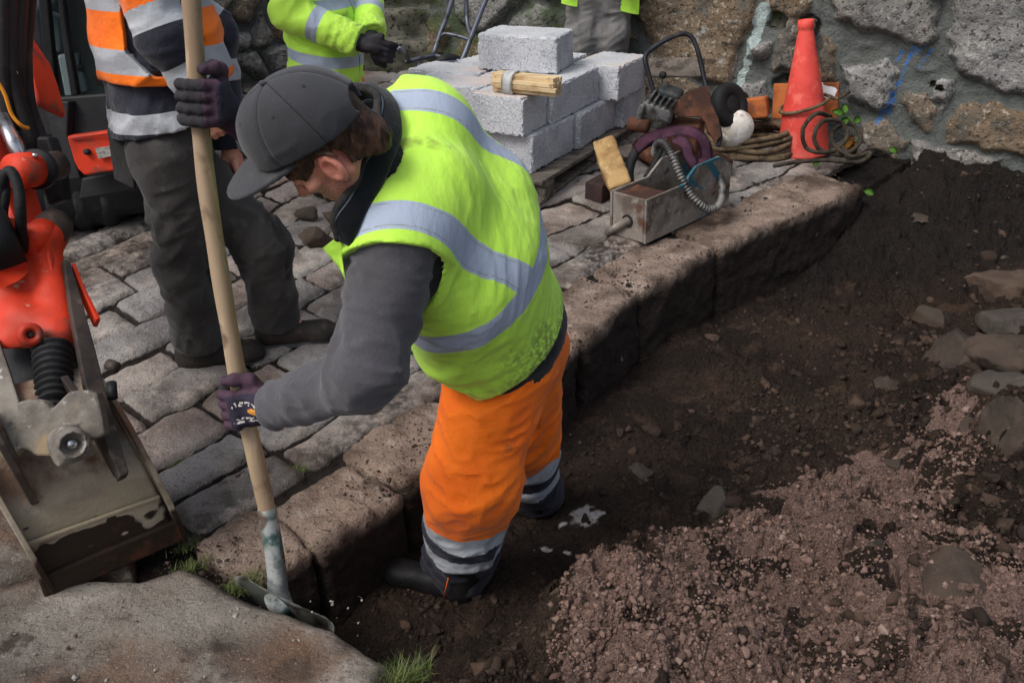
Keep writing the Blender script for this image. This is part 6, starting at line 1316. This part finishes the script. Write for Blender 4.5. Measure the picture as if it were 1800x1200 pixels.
def pick_pav(rg, n):
    out = []
    while len(out) < n:
        u = rg.uniform(-.1, 3.9, 3000); v = np.abs(rg.normal(0, .30, 3000))*rg.choice([1, 1, 2], 3000); P = P3(u, v)
        ok = (fbm(P*4, 3, 88)+.55*sst(.5, .0, v) > .12+.3*rg.uniform(0, 1, 3000)); x, y = uv2(u[ok], v[ok]); out += [(a, b, float(G(b))+.002) for a, b in zip(x, y)]
    return np.array(out[:n])
scatter(2600, pick_pav, lambda rg, p: float(np.clip(.0026*math.exp(rg.normal()*.55), .0012, .012))*(.75+.12*p[1]), 23, "grit", m_grit)
def pick_slab(rg, n):
    x = rg.uniform(-1.2, -.35, n); y = rg.uniform(1.2, 1.85, n); k = (fbm(P3(x, y)*5, 3, 91) > -.05); return np.stack([x, y, np.full(n, .014)], 1)[k]
scatter(260, pick_slab, lambda rg, p: float(np.clip(.0028*math.exp(rg.normal()*.6), .0012, .012)), 24, "gravel", mat("pale_grit", lin(150, 144, 136), [('a', lin(76, 68, 60), 'rnd', .35, .6)], rough=.95, bumps=[('n', 100, .003)]))
# grass tufts in the joints
m_grass = mat("grass_blades", lin(70, 88, 42), [('a', lin(112, 118, 66), 'rnd', .4, 1.0), ('a', lin(128, 120, 76), 'rnd', .9, 1.0)], rough=.6)
def grass(spots, seed, name="grass"):
    rg = np.random.default_rng(seed); VV, FF, off, rn = [], [], 0, []
    for (px, py, rad, n, ht_) in spots:
        c = ong(px, py); c[2] -= .022
        for _ in range(n):
            a = rg.uniform(0, 6.28); q = c+V(math.cos(a), math.sin(a)*.5, 0)*rad*rg.uniform(0, 1)+V(E1[0], E1[1], 0)*rg.normal()*rad*.7; h = ht_*rg.uniform(.5, 1.2); b = rg.uniform(0, 6.28); bd_ = V(math.cos(b), math.sin(b), 0); wv = V(-bd_[1], bd_[0], 0)*rg.uniform(.0009, .0018)
            for t in (0, .4, .75, 1): p = q+V(0, 0, h*t*(1-.25*t))+bd_*h*.75*t*t*rg.uniform(.8, 1); VV += [p-wv*(1-t*.95), p+wv*(1-t*.95)]
            for k in range(3): FF.append((off+2*k, off+2*k+1, off+2*k+3, off+2*k+2))
            off += 8; rn += [rg.uniform(0, 1)]*8
    return tag(obj(name, (np.array(VV), np.array(FF)), m_grass, smooth=True, attrs=dict(rnd=np.array(rn)), loc=(0, 0, 0)), kind="stuff")
grass([(300, 712, .045, 260, .028), (345, 690, .04, 160, .025), (322, 760, .03, 120, .025), (318, 812, .03, 140, .03), (335, 990, .04, 220, .03), (332, 950, .03, 120, .03), (430, 1018, .05, 320, .035), (400, 1030, .04, 150, .025), (430, 885, .04, 180, .03), (520, 822, .04, 160, .028), (505, 836, .03, 90, .03), (560, 806, .04, 130, .025), (745, 662, .03, 110, .03), (780, 655, .03, 60, .03), (470, 770, .03, 60, .02), (260, 700, .03, 80, .02), (20, 980, .04, 60, .02), (40, 975, .02, 40, .015), (700, 1192, .035, 150, .06), (725, 1190, .03, 100, .075), (660, 1198, .03, 60, .04), (1380, 292, .05, 60, .03), (1300, 285, .05, 40, .03)], 31)
# weed by the cone
wd = ong(1492, 272); weed = thing("weed", wd, "small weed with a few green leaves and dead orange ones right of the cone", "plant")
m_leaf = mat("weed_leaf", lin(96, 140, 52), [('n', lin(66, 104, 36), 30, .42, .62)], rough=.55); m_dleaf = mat("dead_leaf", lin(176, 122, 48), [('n', lin(112, 72, 34), 24, .42, .62)], rough=.7)
sp1 = spline([at(1500, 268, 5.2), at(1508, 240, 5.2), at(1500, 215, 5.2), at(1482, 200, 5.2)], 24); obj("stem", tube(sp1, .004, 8), m_leaf, weed)
def leaf(c, d, L, wdt, m, par, nm="leaf"):
    d = unit(d); s = unit(np.cross(d, CZ)); pts = [[c+d*L*t+s*wdt*k*math.sin(math.pi*min(1, t*.95+.03))**.8+CZ*(.012*(k*k)-.02*t*t) for k in (-1, -.5, 0, .5, 1)] for t in np.linspace(0, 1, 8)]
    v, f, _ = gridgeo(np.array(pts)); b_ = bmesh.new(); vs = [b_.verts.new(p) for p in v]; [b_.faces.new([vs[i] for i in q]) for q in f]; bmesh.ops.solidify(b_, geom=b_.faces[:], thickness=.0012); return obj(nm, bmgeo(b_), m, par)
for a, b, dx, dy, L in ((1482, 202, -.7, .3, .06), (1484, 200, .1, 1, .055), (1490, 208, -.6, -.6, .05), (1500, 214, .8, .4, .05)): leaf(at(a, b, 5.19), CX*dx+CY*dy, L, .022, m_leaf, weed)
for a, b, dx, dy, L in ((1498, 238, -.4, -.8, .08), (1504, 250, -.5, -.7, .07), (1496, 256, .3, -.9, .06)): leaf(at(a, b, 5.18), CX*dx+CY*dy, L, .024, m_dleaf, weed)
rg = np.random.default_rng(3)
for i, (a, b) in enumerate(((1535, 345), (1575, 272), (1338, 278), (1430, 297))):
    c = ong(a, b)+V(0, 0, .01); leaf(c, CX*rg.uniform(-1, 1)+CY*.4, .05, .02, m_leaf, None).name = "fallen_leaf"
    o = COL.objects[-1]; tag(o, ("bright green leaf at the far end of the kerb", "small green leaf at the foot of the stone wall", "green leaf lying on the rope coil", "green leaf under the cone's base rope")[i], "leaf")
